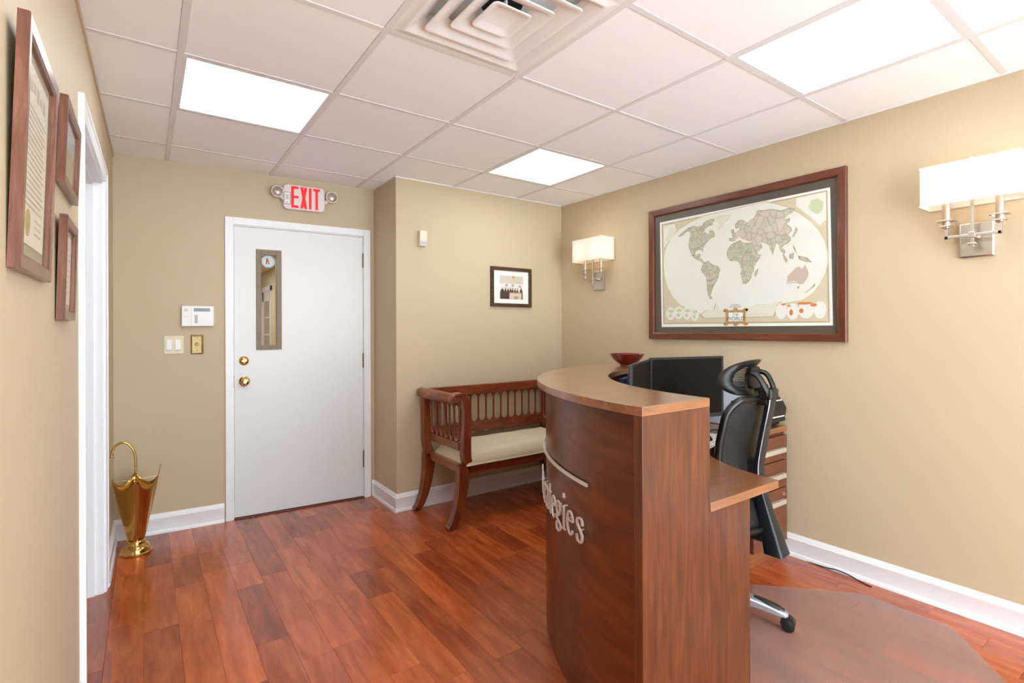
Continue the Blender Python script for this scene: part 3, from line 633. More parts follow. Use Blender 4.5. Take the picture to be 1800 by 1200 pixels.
# ---------------------------------------------------------------- world map on the right wall
MAP = {
'north_america':[(-0.314,0.295),(-0.28,0.3),(-0.244,0.289),(-0.214,0.292),(-0.202,0.308),(-0.172,0.319),(-0.131,0.323),(-0.122,0.31),(-0.141,0.298),(-0.132,0.286),(-0.161,0.283),(-0.19,0.269),(-0.196,0.249),(-0.167,0.228),(-0.155,0.253),(-0.134,0.249),(-0.123,0.221),(-0.123,0.206),(-0.149,0.199),(-0.167,0.186),(-0.184,0.172),(-0.196,0.153),(-0.205,0.141),(-0.209,0.12),(-0.22,0.135),(-0.248,0.136),(-0.265,0.124),(-0.263,0.102),(-0.248,0.093),(-0.236,0.104),(-0.224,0.101),(-0.229,0.082),(-0.212,0.071),(-0.205,0.056),(-0.191,0.045),(-0.203,0.041),(-0.22,0.059),(-0.245,0.071),(-0.275,0.089),(-0.287,0.111),(-0.3,0.128),(-0.312,0.163),(-0.314,0.191),(-0.306,0.222),(-0.297,0.254),(-0.312,0.273),(-0.337,0.269),(-0.356,0.252),(-0.399,0.247),(-0.362,0.27),(-0.337,0.282)],
'greenland':[(-0.12,0.326),(-0.075,0.333),(-0.011,0.326),(-0.031,0.299),(-0.058,0.284),(-0.081,0.256),(-0.089,0.245),(-0.097,0.259),(-0.097,0.29),(-0.103,0.307)],
'south_america':[(-0.191,0.045),(-0.167,0.051),(-0.15,0.036),(-0.127,0.02),(-0.098,0.009),(-0.084,-0.013),(-0.093,-0.038),(-0.099,-0.069),(-0.116,-0.093),(-0.133,-0.118),(-0.142,-0.144),(-0.15,-0.17),(-0.145,-0.191),(-0.133,-0.197),(-0.156,-0.193),(-0.17,-0.169),(-0.177,-0.126),(-0.179,-0.094),(-0.182,-0.051),(-0.209,-0.022),(-0.221,0.0),(-0.212,0.026),(-0.2,0.038)],
'africa':[(0.012,0.145),(0.054,0.156),(0.067,0.139),(0.116,0.13),(0.128,0.127),(0.138,0.1),(0.156,0.068),(0.168,0.053),(0.181,0.055),(0.168,0.026),(0.151,0.008),(0.138,-0.015),(0.138,-0.039),(0.125,-0.053),(0.121,-0.077),(0.105,-0.101),(0.09,-0.112),(0.069,-0.111),(0.062,-0.082),(0.054,-0.051),(0.059,-0.022),(0.05,0.009),(0.035,0.029),(0.012,0.036),(-0.01,0.034),(-0.029,0.059),(-0.035,0.085),(-0.026,0.114),(-0.01,0.133)],
'eurasia':[(-0.015,0.164),(-0.018,0.182),(0.012,0.18),(0.001,0.197),(0.025,0.209),(0.049,0.22),(0.055,0.239),(0.025,0.234),(0.023,0.26),(0.044,0.281),(0.07,0.281),(0.106,0.255),(0.116,0.268),(0.137,0.275),(0.152,0.296),(0.162,0.321),(0.191,0.315),(0.244,0.312),(0.3,0.292),(0.336,0.299),(0.376,0.289),(0.363,0.271),(0.331,0.258),(0.313,0.238),(0.345,0.242),(0.349,0.223),(0.327,0.213),(0.353,0.189),(0.358,0.17),(0.335,0.146),(0.349,0.135),(0.353,0.116),(0.335,0.1),(0.313,0.093),(0.303,0.081),(0.322,0.06),(0.317,0.037),(0.308,0.047),(0.294,0.068),(0.29,0.097),(0.271,0.109),(0.262,0.086),(0.252,0.045),(0.238,0.075),(0.229,0.105),(0.21,0.117),(0.19,0.125),(0.176,0.137),(0.19,0.096),(0.161,0.07),(0.141,0.107),(0.131,0.13),(0.106,0.147),(0.065,0.167),(0.054,0.181),(0.033,0.176),(0.012,0.157)],
'australia':[(0.336,-0.123),(0.339,-0.087),(0.361,-0.07),(0.379,-0.049),(0.401,-0.042),(0.41,-0.056),(0.422,-0.049),(0.431,-0.036),(0.441,-0.06),(0.449,-0.087),(0.439,-0.113),(0.422,-0.137),(0.401,-0.142),(0.388,-0.123),(0.366,-0.118)],
'tas':[(0.389,-0.153),(0.401,-0.154),(0.395,-0.167)],
'nz':[(0.431,-0.19),(0.456,-0.171),(0.481,-0.145),(0.478,-0.161),(0.439,-0.188)],
'mad':[(0.15,-0.043),(0.163,-0.032),(0.16,-0.053),(0.148,-0.077),(0.142,-0.059)],
'sumatra':[(0.311,0.039),(0.335,0.007),(0.33,-0.011),(0.317,0.007)],
'borneo':[(0.348,0.031),(0.371,0.038),(0.367,0.008),(0.349,0.012)],
'guinea':[(0.397,0.018),(0.44,0.004),(0.463,-0.022),(0.431,-0.015),(0.405,-0.001)],
'phil':[(0.366,0.086),(0.378,0.066),(0.386,0.036),(0.372,0.058)],
'japan':[(0.383,0.186),(0.391,0.165),(0.375,0.14),(0.362,0.131),(0.375,0.16)],
'uk':[(-0.007,0.227),(0.008,0.234),(0.014,0.21),(-0.001,0.206)],
'antarctica':[(-0.225,-0.297),(-0.18,-0.269),(-0.128,-0.268),(-0.116,-0.226),(-0.097,-0.236),(-0.094,-0.267),(-0.033,-0.284),(0.084,-0.273),(0.15,-0.244),(0.213,-0.248),(0.261,-0.239),(0.302,-0.235),(0.278,-0.253),(0.266,-0.298),(0.257,-0.32),(-0.204,-0.321)],
'oval':[(-0.527,0.071),(-0.523,0.139),(-0.502,0.194),(-0.461,0.257),(-0.401,0.304),(-0.311,0.338),(-0.213,0.364),(0.013,0.37),(0.215,0.373),(0.263,0.354),(0.336,0.318),(0.406,0.267),(0.465,0.211),(0.507,0.155),(0.539,0.089),(0.554,0.017),(0.554,-0.036),(0.542,-0.096),(0.514,-0.155),(0.473,-0.206),(0.422,-0.239),(0.289,-0.256),(0.261,-0.331),(-0.216,-0.325),(-0.234,-0.297),(-0.384,-0.237),(-0.449,-0.176),(-0.496,-0.093),(-0.521,-0.011)],
'inset_nw':[(-0.519,0.34),(-0.427,0.342),(-0.414,0.295),(-0.516,0.184)],
'inset_nw_land':[(-0.481,0.328),(-0.447,0.332),(-0.421,0.296),(-0.434,0.258),(-0.481,0.226),(-0.506,0.241),(-0.474,0.282)],
'inset_ne':[(0.385,0.349),(0.539,0.351),(0.541,0.198),(0.507,0.177),(0.449,0.241),(0.385,0.303)],
'inset_ne_land':[(0.462,0.319),(0.499,0.325),(0.527,0.297),(0.523,0.258),(0.499,0.236),(0.47,0.255),(0.449,0.281)],
'sheet':[(-0.552,0.373),(0.559,0.371),(0.571,-0.376),(-0.539,-0.379)],
'inner':[(-0.532,0.354),(0.546,0.359),(0.555,-0.358),(-0.521,-0.354)],
'title_plate':[(-0.044,-0.277),(0.084,-0.281),(0.084,-0.36),(-0.044,-0.359)],
'title_in':[(-0.026,-0.29),(0.068,-0.292),(0.068,-0.346),(-0.026,-0.345)],
'title_txt':[(0.023,-0.309),(0.019,-0.331)],
'ng_txt':[(0.018,-0.244),(0.018,-0.255)],
'globes_l':[(-0.459,-0.277),(-0.316,-0.276)],
'globes_r':[(0.311,-0.285),(0.347,-0.3),(0.405,-0.288),(0.472,-0.295)],
'oranges':[(0.312,-0.252),(0.339,-0.249),(0.356,-0.305),(0.422,-0.243),(0.472,-0.259),(0.411,-0.293)],
}
MC, MZ = 1.79, 1.695
t = thing('framed_world_map', 'large world map with dark mat and reddish wooden frame', 'map', (XR, MC, 1.23))
pl = lambda u, z, d: (XR-d, u, z)
pic_frame(t, pl, 1.150, 2.430, 1.231, 2.16, .045, .03, 'mapfZ', 'mapfY')
build('mat_board', MB().box((XR-.012, 1.19, 1.27), (XR-.006, 2.39, 2.12)), 'matd', t)
sh = MB()
def poly(key, lay, mi, sc=1.0):
    p = MAP[key] if isinstance(key, str) else key
    cx = sum(a for a, b in p)/len(p); cy = sum(b for a, b in p)/len(p)
    sh.prism([(MC-(cx+(a-cx)*sc), MZ+cy+(b-cy)*sc) for a, b in p], XR-.0125-lay*.0004, XR-.0122, 'x', mi)
def ell(cx, cy, rx, ry, lay, mi, n=20): poly([(cx+rx*math.cos(2*math.pi*k/n), cy+ry*math.sin(2*math.pi*k/n)) for k in range(n)], lay, mi)
MM = [mat('map_margin_white', (240, 240, 238), .7), mat('map_border_tan', (186, 168, 134), .7), mat('map_corner_tan', (210, 200, 172), .7, noise=.05, nscale=6), mat('map_ocean', (232, 230, 222), .7, noise=.02, nscale=9),
      land('map_land_olive', [(196, 190, 168), (184, 184, 166), (202, 192, 172), (192, 192, 178)], 30, 0), land('map_land_pink', [(208, 198, 184), (200, 194, 182), (204, 198, 178), (196, 190, 176)], 20, 3),
      land('map_land_africa', [(196, 192, 170), (184, 188, 168), (202, 192, 172), (192, 194, 182), (188, 180, 160)], 38, 5), mat('map_land_mauve', (200, 182, 170), .7, noise=.06, nscale=20), mat('map_land_ice', (226, 222, 206), .7),
      mat('map_gold', (184, 148, 92), .6, noise=.15, nscale=90), mat('map_ink', (84, 62, 44), .7), mat('map_green', (196, 208, 168), .7, noise=.12, nscale=40), mat('map_orange', (216, 124, 72), .7), mat('map_oval_line', (206, 192, 158), .7), mat('map_coast', (168, 156, 128), .7)]
poly('sheet', 0, 0); poly([(-.536, .357), (.546, .359), (.556, -.36), (-.524, -.358)], 1, 1); poly([(-.527, .349), (.537, .351), (.547, -.352), (-.515, -.350)], 2, 2)
ov = MAP['oval']; poly([(a*.995, b*.985) for a, b in ov], 3.3, 13); poly([(a*.985, b*.97) for a, b in ov], 4, 3)
poly('inset_nw', 4.4, 3); poly('inset_nw_land', 4.8, 8); poly('inset_ne', 4.5, 3); poly('inset_ne_land', 5, 11)
for k in ('north_america', 'south_america', 'eurasia', 'africa', 'australia', 'greenland'): poly(k, 5, 14, 1.02)
for k in ('tas', 'nz', 'mad', 'sumatra', 'borneo', 'guinea', 'phil', 'japan', 'uk'): poly(k, 6, 14, 1.15)
for k, mi in (('north_america', 4), ('south_america', 6), ('eurasia', 5), ('africa', 6), ('australia', 7), ('greenland', 8)): poly(k, 7, mi, .985)
for k in ('nz', 'mad', 'sumatra', 'borneo', 'guinea', 'phil', 'japan', 'uk'): poly(k, 7, 4, .8)
poly('antarctica', 5, 14, 1.01); poly('antarctica', 6, 8, .985)
for q_, (cx, cy, rx) in enumerate(((-.462, -.285, .036), (-.395, -.28, .036), (-.33, -.285, .034), (-.27, -.295, .03))): ell(cx, cy, rx, .045, 6.2+.3*q_, 3); ell(cx+.004, cy+.016, rx*.6, .012, 7.6, 11); ell(cx-.002, cy-.016, rx*.35, .014, 7.6, 11)
for q_, (cx, cy, rx) in enumerate(((.30, -.29, .033), (.365, -.295, .033), (.437, -.288, .042), (.508, -.29, .032))): ell(cx, cy, rx, .048, 6.2+.3*q_, 3)
for cx, cy, rx, ry in ((.312, -.252, .012, .006), (.356, -.30, .01, .018), (.43, -.25, .04, .008), (.475, -.262, .018, .009), (.411, -.292, .012, .014), (.345, -.262, .008, .005)): ell(cx, cy, rx, ry, 8+rx*9, 12, 9)
poly([(-.046, -.275), (.086, -.275), (.086, -.362), (-.046, -.362)], 7, 9); poly('title_in', 8, 0); 
for cx, cy in ((-.046, -.275), (.086, -.275), (.086, -.362), (-.046, -.362), (.02, -.272), (.02, -.364)): ell(cx, cy, .016, .011, 6, 9)
tf = lambda cx, cy, lay: (lambda x_, y_, d: (XR-.0125-lay*.0004-.0002, MC-(cx+x_), MZ+cy+y_))
text_mesh('THE', .022, sh, tf(.02, -.305, 8), mi=10); text_mesh('WORLD', .033, sh, tf(.02, -.33, 8), mi=10)
text_mesh('NATIONAL', .011, sh, tf(.018, -.243, 7), mi=10, spacing=1.15); text_mesh('GEOGRAPHIC', .012, sh, tf(.018, -.256, 7), mi=10)
text_mesh('AUSTRALIA', .012, sh, tf(.365, -.13, 7), mi=10, spacing=1.1); text_mesh('ANTARCTICA', .012, sh, tf(.16, -.305, 6), mi=14, spacing=1.8); text_mesh('BRAZIL', .011, sh, tf(-.15, -.075, 7), mi=10, spacing=1.2)
text_mesh('UNITED STATES', .011, sh, tf(-.262, .103, 7), mi=10)
sh_o = build('map_print', sh, MM, t)
build('glass_pane', MB().box((XR-.0215, 1.192, 1.272), (XR-.0205, 2.388, 2.118)), 'pglass', t)
# ---------------------------------------------------------------- wall sconces
def sconce(label, yc):
    t = thing('wall_sconce', label, 'wall lamp', (XR, yc, 1.69), 0, 'wall sconces beside the map')
    x0 = 2.965
    mb = MB(); bl = lambda h1, h2, d: [(XR-d, yc+a, 1.697+b) for a, b in rrect(h1, h2, .002, 2)]
    mb.loft([bl(.058, .077, 0), bl(.058, .077, .012), bl(.052, .071, .016)]); build('backplate', mb, 'nickel', t, smooth=20)
    mb = MB(); mb.box((x0-.006, yc-.006, 1.66), (x0+.006, yc+.006, 2.05)); build('post', mb, 'nickel', t, bevel=.001)
    for nm, h_, za, zb in (('finial', .008, 2.03, 2.052), ('foot_disc', .014, 1.668, 1.676), ('centre_block', .011, 1.70, 1.724)): build(nm, MB().box((x0-h_, yc-h_, za), (x0+h_, yc+h_, zb)), 'nickel', t, bevel=.001)
    mb = MB(); mb.box((x0, yc-.006, 1.705), (XR-.012, yc+.006, 1.717)); mb.lathe([(.016, .012), (.012, .03), (.009, .034)], (XR, yc, 1.711), 16, axis='x'); build('stem', mb, 'nickel', t, bevel=.001)
    ar = MB(); ar.box((x0-.006, yc-.094, 1.704), (x0+.006, yc+.094, 1.716)); build('crossbar', ar, 'nickel', t, bevel=.001)
    for s in (-1, 1):
        ya = yc+s*.088
        mb = MB(); mb.box((x0-.006, ya-.006, 1.704), (x0+.006, ya+.006, 1.752)); mb.lathe([(.006, 1.748), (.014, 1.754), (.014, 1.758)], (x0, ya, 0), 16)
        mb.box((x0-.02, ya-.02, 1.758), (x0+.02, ya+.02, 1.764)); mb.box((x0-.03, ya-.03, 1.782), (x0+.03, ya+.03, 1.788)); a_ = build('arm', mb, 'nickel', t, bevel=.0008)
        build('candle_sleeve', MB().lathe([(.0135, 1.764), (.0135, 1.885)], (x0, ya, 0), 18), 'sleeve', t, smooth=40)
        build('bulb', MB().lathe([(.008, 1.885), (.014, 1.9), (.016, 1.92), (.010, 1.945), (.002, 1.958)], (x0, ya, 0), 16), 'bulb', t, smooth=60)
        ld = bpy.data.lights.new('sconce_light', 'POINT'); ld.energy = BULB; ld.color = (1, .66, .33); ld.shadow_soft_size = .018
        lo = bpy.data.objects.new('sconce_light', ld); COL.objects.link(lo); lo.parent = t; lo.location = (x0-.0-XR-.024, s*.088, 1.925-1.69)
    hx0, hx1, hy, z0, z1 = 2.892, 3.036, .163, 1.852, 2.030
    pts = []; npl = 44
    per = [(hx0, yc-hy), (hx0, yc+hy), (hx1, yc+hy), (hx1, yc-hy)]
    ring = []
    for k in range(4):
        a, b = Vector(per[k]), Vector(per[(k+1) % 4]); d = (b-a); n_ = int(d.length/.0075); nn = Vector((d.y, -d.x)).normalized()
        for q_ in range(n_): ring.append(a+d*(q_/n_)-nn*(.0012 if q_ % 2 else 0))
    mb = MB(); mb.loft([[(p.x, p.y, z0) for p in ring], [(p.x, p.y, z1) for p in ring]], cap=False)
    s_ = build('lamp_shade', mb, 'shade', t, smooth=25)
    for z_ in (z0, z1-.008):
        mb = MB(); mb.loft([[(p[0]+dx, p[1]+dy, z__) for p, dx, dy in zip(per, (-.002, -.002, .002, .002), (-.002, .002, .002, -.002))] for z__ in (z_, z_+.008)], cap=False); build('shade_trim', mb, 'shade', s_)
    build('harp', MB().box((hx0, yc-.002, z1-.012), (hx1, yc+.002, z1-.008)).box((x0-.002, yc-hy, z1-.012), (x0+.002, yc+hy, z1-.008)), 'nickel', t)
    return t
sconce('white rectangular shade sconce right of the map, cut by picture edge', .640)
sconce('white rectangular shade sconce between the map and bench alcove', 2.945)
# ---------------------------------------------------------------- umbrella stand
ux, uy = -.052, 3.67
t = thing('umbrella_stand', 'polished brass umbrella-shaped stand in corner left of exit door', 'umbrella stand', (ux, uy, 0))
build('base', MB().lathe([(.077, 0), (.080, .005), (.080, .012), (.074, .017), (.073, .023), (.0705, .034), (.063, .046), (.05, .054), (.046, .058), (.046, .066), (.044, .074), (.038, .080)], (ux, uy, 0), 40), 'brass', t, smooth=40)
N = 64; rows = 14; a0 = R(-88); ribs = 4
def ust(phi, k):
    s = abs(math.sin((phi-a0)*ribs/2)); e = 1-s
    d_ = abs(((phi-a0)*ribs/(2*math.pi)) % 1-.5)*2                      # 0 mid panel, 1 at a rib
    zt = .395+.082*(1-math.sqrt(max(0, 1-d_*d_))); rm = .088+.027*d_**2.2
    z = .075+(zt-.075)*k; r_ = .036+(rm-.036)*k**.95
    return (ux+r_*math.cos(phi), uy+r_*math.sin(phi), z)
mb = MB(); mb.loft([[ust(2*math.pi*i/N, k/rows) for i in range(N)] for k in range(rows+1)], cap=False)
cn = build('canopy_body', mb, 'hbrass', t, smooth=60, solid=.0025)
for k in range(ribs):
    phi = a0+2*math.pi*k/ribs; p = [Vector(ust(phi, q/8))+Vector((math.cos(phi), math.sin(phi), 0))*.002 for q in range(9)]
    tip = p[-1]+Vector((math.cos(phi)*.004, math.sin(phi)*.004, .02))
    mb = MB(); mb.tube(p+[tip], .0026, 8); rb = build('rib', mb, 'brass', t, smooth=60)
    build('rib_tip', MB().lathe([(.0002, -.005), (.004, -.003), (.005, 0), (.004, .003), (.0002, .005)], tip, 12), 'brass', rb, smooth=60)
    if k % 2 == 0:
        pass
mb = MB()
for k in range(ribs):
    pa, pb = Vector(ust(a0+2*math.pi*k/ribs, .9)), Vector((ux, uy, .43)); mb.tube([pa, pb], .0015, 6)
build('stretcher', mb, 'brass', t)
hp = [(ux, uy, .08), (ux, uy, .3), (ux, uy, .5), (ux-.002, uy, .56), (ux-.014, uy, .61), (ux-.042, uy, .648), (ux-.075, uy, .652), (ux-.102, uy, .628), (ux-.112, uy, .595), (ux-.112, uy, .578)]
hc = catmull(hp, 6); build('crook_handle', MB().tube(hc, [.0045 if p.z < .45 else .0062 for p in hc], 12), 'brass', t, smooth=60)
build('handle_collar', MB().lathe([(.007, .425), (.009, .43), (.007, .435)], (ux, uy, 0), 14).lathe([(.0085, .575), (.0095, .58), (.0085, .585)], (ux-.112, uy, 0), 14), 'brass', t, smooth=50)
# ---------------------------------------------------------------- upholstered bench
XB = 2.235
t = thing('bench', 'carved mahogany settee bench with oval lattice back and cream seat', 'bench', (XB, 3.13, 0))
mir = lambda x_, s: x_ if s < 0 else 2*XB-x_
def slab(pts, hw, y0, y1, s, mb=None):
    """curved bar in the x-z plane, thickness y0..y1"""
    mb = mb or MB(); c = catmull([(a, b, 0) for a, b in pts], 5); n = len(c); rings = []
    for i in range(n):
        tg = (c[min(n-1, i+1)]-c[max(0, i-1)]).normalized(); nn = Vector((-tg.y, tg.x)); k = i/(n-1)
        f = k*(len(hw)-1); j = min(len(hw)-2, int(f)); h = hw[j]+(hw[j+1]-hw[j])*(f-j)
        a = (c[i].x+nn.x*h, c[i].y+nn.y*h); b = (c[i].x-nn.x*h, c[i].y-nn.y*h)
        rings.append([(mir(a[0], s), y0, a[1]), (mir(b[0], s), y0, b[1]), (mir(b[0], s), y1, b[1]), (mir(a[0], s), y1, a[1])])
    return mb.loft(rings)
YF0, YF1, YK0, YK1 = 2.875, 2.93, 3.335, 3.385
for s in (-1, 1):
    build('front_post', slab([(1.640, .879), (1.680, .877), (1.714, .856), (1.734, .80), (1.740, .71), (1.736, .6), (1.734, .5), (1.742, .43), (1.77, .375)], (.005, .010, .022, .028, .029, .030, .032, .03, .022), YF0, YF1, s), 'mahogZ', t, smooth=30, bevel=.004)
    build('back_post', slab([(1.668, .85), (1.672, .6), (1.676, .48), (1.70, .40), (1.72, .36)], (.026, .026, .027, .03, .03), YK0, YK1, s), 'mahogZ', t, smooth=30, bevel=.003)
    for y0, y1, dx in ((YF0, YF1, 0), (YK0-.0, YK1, -.018)):
        lg = slab([(1.715+dx, .40), (1.712+dx, .33), (1.700+dx, .23), (1.676+dx, .13), (1.645+dx, .055), (1.622+dx, .022), (1.606+dx, .016)], (.042, .04, .034, .029, .025, .022, .016), y0, y1, s); 
        L_ = build('leg', lg, 'mahogZ', t, smooth=30, bevel=.004)
        ft = MB().lathe([(.012, 0), (.016, .004), (.016, (y1-y0)-.004), (.012, (y1-y0))], (mir(1.607+dx, s), y1, .0175), 14, axis='y'); build('foot', ft, 'mahogZ', L_, smooth=40)
    xr_ = mir(1.642, s)
    rl = build('arm_roll', MB().lathe([(.028, -.002), (.032, .004), (.032, .016), (.037, .02), (.0375, .45), (.034, .456), (.034, .47), (.03, .476)], (xr_, 3.385, .848), 24, axis='y'), 'mahogY', t, smooth=40)
    sp = [(mir(1.642+(.030-.0036*k/2)*math.cos(R(40*k)), s), YF0-.006, .848+(.030-.0036*k/2)*math.sin(R(40*k))) for k in range(0, 15)]
    build('scroll_carving', MB().tube(catmull(sp, 4), .0042, 8), 'mahog', rl, smooth=60)
    build('scroll_end', MB().lathe([(.034, 0), (.034, .03), (.026, .038), (.0002, .04)], (xr_, 2.915, .848), 24, axis='y'), 'mahogY', rl, smooth=40)
    xs = mir(1.705, s)
    build('side_rail', MB().box((xs-.014, YF1-.005, .497), (xs+.014, YK0+.005, .552)), 'mahogY', t, bevel=.004)
    build('seat_side_rail', MB().box((xs-.016, YF1-.005, .355), (xs+.016, YK0+.005, .412)), 'mahogY', t, bevel=.004)
    build('side_top_rail', MB().box((xs-.012, YF1-.01, .805), (xs+.012, YK0+.005, .835)), 'mahogY', t, bevel=.003)
def stadium(hx, hz, n=6):
    o = []
    for k in range(2*n+1): a = R(90*k/n); o.append((hx*math.cos(a), hz-hx*1.15+hx*1.15*math.sin(a)))
    for k in range(2*n+1): a = R(180+90*k/n); o.append((hx*math.cos(a), -hz+hx*1.15+hx*1.15*math.sin(a)))
    return o
proto = None
def oval(x_, y_, z_, hx, hz, side):
    key = ('oval', round(hx, 3), round(hz, 3), side)
    mb = MB(); P = stadium(hx, hz)
    mb.tube([(0, a, b) if side else (a, 0, b) for a, b in P], .0072, 6, closed=True)
    if key not in ocache:
        o = build('oval_ring', mb, 'mahogZ', t, local=True, smooth=60); ocache[key] = o.data
    else:
        o = bpy.data.objects.new('oval_ring', ocache[key]); COL.objects.link(o); o.parent = t
    o.location = (x_-XB, y_-3.13, z_)
ocache = {}
n = 15; xa, xb = 1.70, 2*XB-1.70; pit = (xb-xa)/n
for k in range(n):
    xc = xa+pit*(k+.5); oval(xc, 3.362, .695, pit/2-.001, .112, False)
for k in range(n+1):
    xc = xa+pit*k
    for z_, s in ((.805, 1), (.585, -1)):
        mb = MB(); mb.prism([(xc-.017, z_+s*.006), (xc+.017, z_+s*.006), (xc, z_-s*.03)], 3.355, 3.369, 'y'); build('lattice_point', mb, 'mahog', t)
for s in (-1, 1):
    for k in range(6):
        oval(mir(1.705, s), YF1+.0+(YK0-YF1)*(k+.5)/6, .679, (YK0-YF1)/12-.001, .124, True)
build('top_rail', MB().box((1.65, 3.345, .806), (2*XB-1.65, 3.381, .875)), 'mahog', t, bevel=.006)
lr = build('lower_back_rail', MB().box((1.69, 3.347, .505), (2*XB-1.69, 3.38, .585)), 'mahog', t, bevel=.005)
build('front_seat_rail', MB().box((1.745, 2.885, .342), (2*XB-1.745, 2.918, .402)), 'mahog', t, bevel=.005)
build('back_seat_rail', MB().box((1.70, 3.345, .355), (2*XB-1.70, 3.375, .412)), 'mahog', t, bevel=.004)
for xc in (2.06, 2.19): build('hinge', MB().box((xc-.022, 3.343, .503), (xc+.022, 3.349, .517)), 'abrass', lr, bevel=.001)
cx0, cx1, cy0, cy1 = 1.728, 2*XB-1.728, 2.872, 3.335; NX, NY = 44, 20; rings = []
def cushion_z(u, v):
    e = min(1, (1-abs(2*u-1))*9)**.5*min(1, (1-abs(2*v-1))*4.2)**.5
    z = .408+.085*e
    for a in range(4):
        for b in range(2):
            d2 = ((u-(a+.5)/4)*1.0)**2+((v-(b+.5)/2)*.45)**2; z -= .007*math.exp(-d2/.0022)
    return z
mb = MB(); vsx = []
for j in range(NY+1):
    for i in range(NX+1):
        u = .5-.5*math.cos(math.pi*i/NX); v = .5-.5*math.cos(math.pi*j/NY); vsx.append((cx0+(cx1-cx0)*u, cy0+(cy1-cy0)*v, cushion_z(u, v)))
fs = [(j*(NX+1)+i, j*(NX+1)+i+1, (j+1)*(NX+1)+i+1, (j+1)*(NX+1)+i) for j in range(NY) for i in range(NX)]
kk = len(vsx); vsx += [(cx0, cy0, .398), (cx1, cy0, .398), (cx1, cy1, .398), (cx0, cy1, .398)]
edge = [i for i in range(NX+1)]+[j*(NX+1)+NX for j in range(1, NY+1)]+[NY*(NX+1)+i for i in range(NX-1, -1, -1)]+[j*(NX+1) for j in range(NY-1, 0, -1)]
base_ = []
for i in edge: base_.append(len(vsx)); vsx.append((vsx[i][0], vsx[i][1], .398))
fs += [(edge[i], edge[(i+1) % len(edge)], base_[(i+1) % len(edge)], base_[i]) for i in range(len(edge))]
fs.append(tuple(base_)); vsx2 = vsx
mb.add(vsx2, fs); cu_ = build('seat_cushion', mb, 'cream', t, smooth=60)
build('piping', MB().tube([(cx0, cy0, .404), (cx1, cy0, .404), (cx1, cy1, .404), (cx0, cy1, .404)], .005, 8, closed=True), 'pipe', cu_, smooth=60)
# ---------------------------------------------------------------- reception desk
CX, CY = 2.50, .957
t = thing('reception_desk', 'curved cherry laminate reception desk with raised counter', 'desk', (CX, CY, 0))
def arc(r_, a0_, a1_, n=40): return [(CX+r_*math.cos(R(a0_+(a1_-a0_)*k/n)), CY+r_*math.sin(R(a0_+(a1_-a0_)*k/n))) for k in range(n+1)]
WE = XR-.006
def quarter(ri, ro, z0, z1, a0_=180):
    out = arc(ro, a0_, 90)+[(WE, CY+ro)]; inn = arc(ri, a0_, 90)+[(WE, CY+ri)]
    return MB().loft([[(*a, z0), (*b, z0), (*b, z1), (*a, z1)] for a, b in zip(out, inn)])
def hor(name, ri, ro, z0, z1, m):
    return build(name, quarter(ri, ro, z0, z1), m, t, smooth=30, bevel=.0015)
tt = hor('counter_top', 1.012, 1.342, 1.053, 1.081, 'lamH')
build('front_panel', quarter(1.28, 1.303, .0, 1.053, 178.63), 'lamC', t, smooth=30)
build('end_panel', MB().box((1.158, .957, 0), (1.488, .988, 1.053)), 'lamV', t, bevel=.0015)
ri, ro = .575, 1.278
wt = [(a, b-.068*max(0, (i-14)/26)**2) for i, (a, b) in enumerate(arc(ri, 180, 90))]+[(WE, CY+ri-.068)]
wo = [(1.491, .957), (1.491, .989), (1.2225, .989)]+arc(ro, 178.4, 90)+[(WE, CY+ro)]
build('worktop', MB().prism(wt+wo[::-1], .711, .741, 'z'), 'lamH', t, smooth=30, bevel=.0015)
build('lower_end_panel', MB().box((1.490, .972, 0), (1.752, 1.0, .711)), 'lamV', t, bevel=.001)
build('inner_riser', quarter(1.255, 1.279, .741, 1.053, 178.6), 'lamC', t, smooth=30)
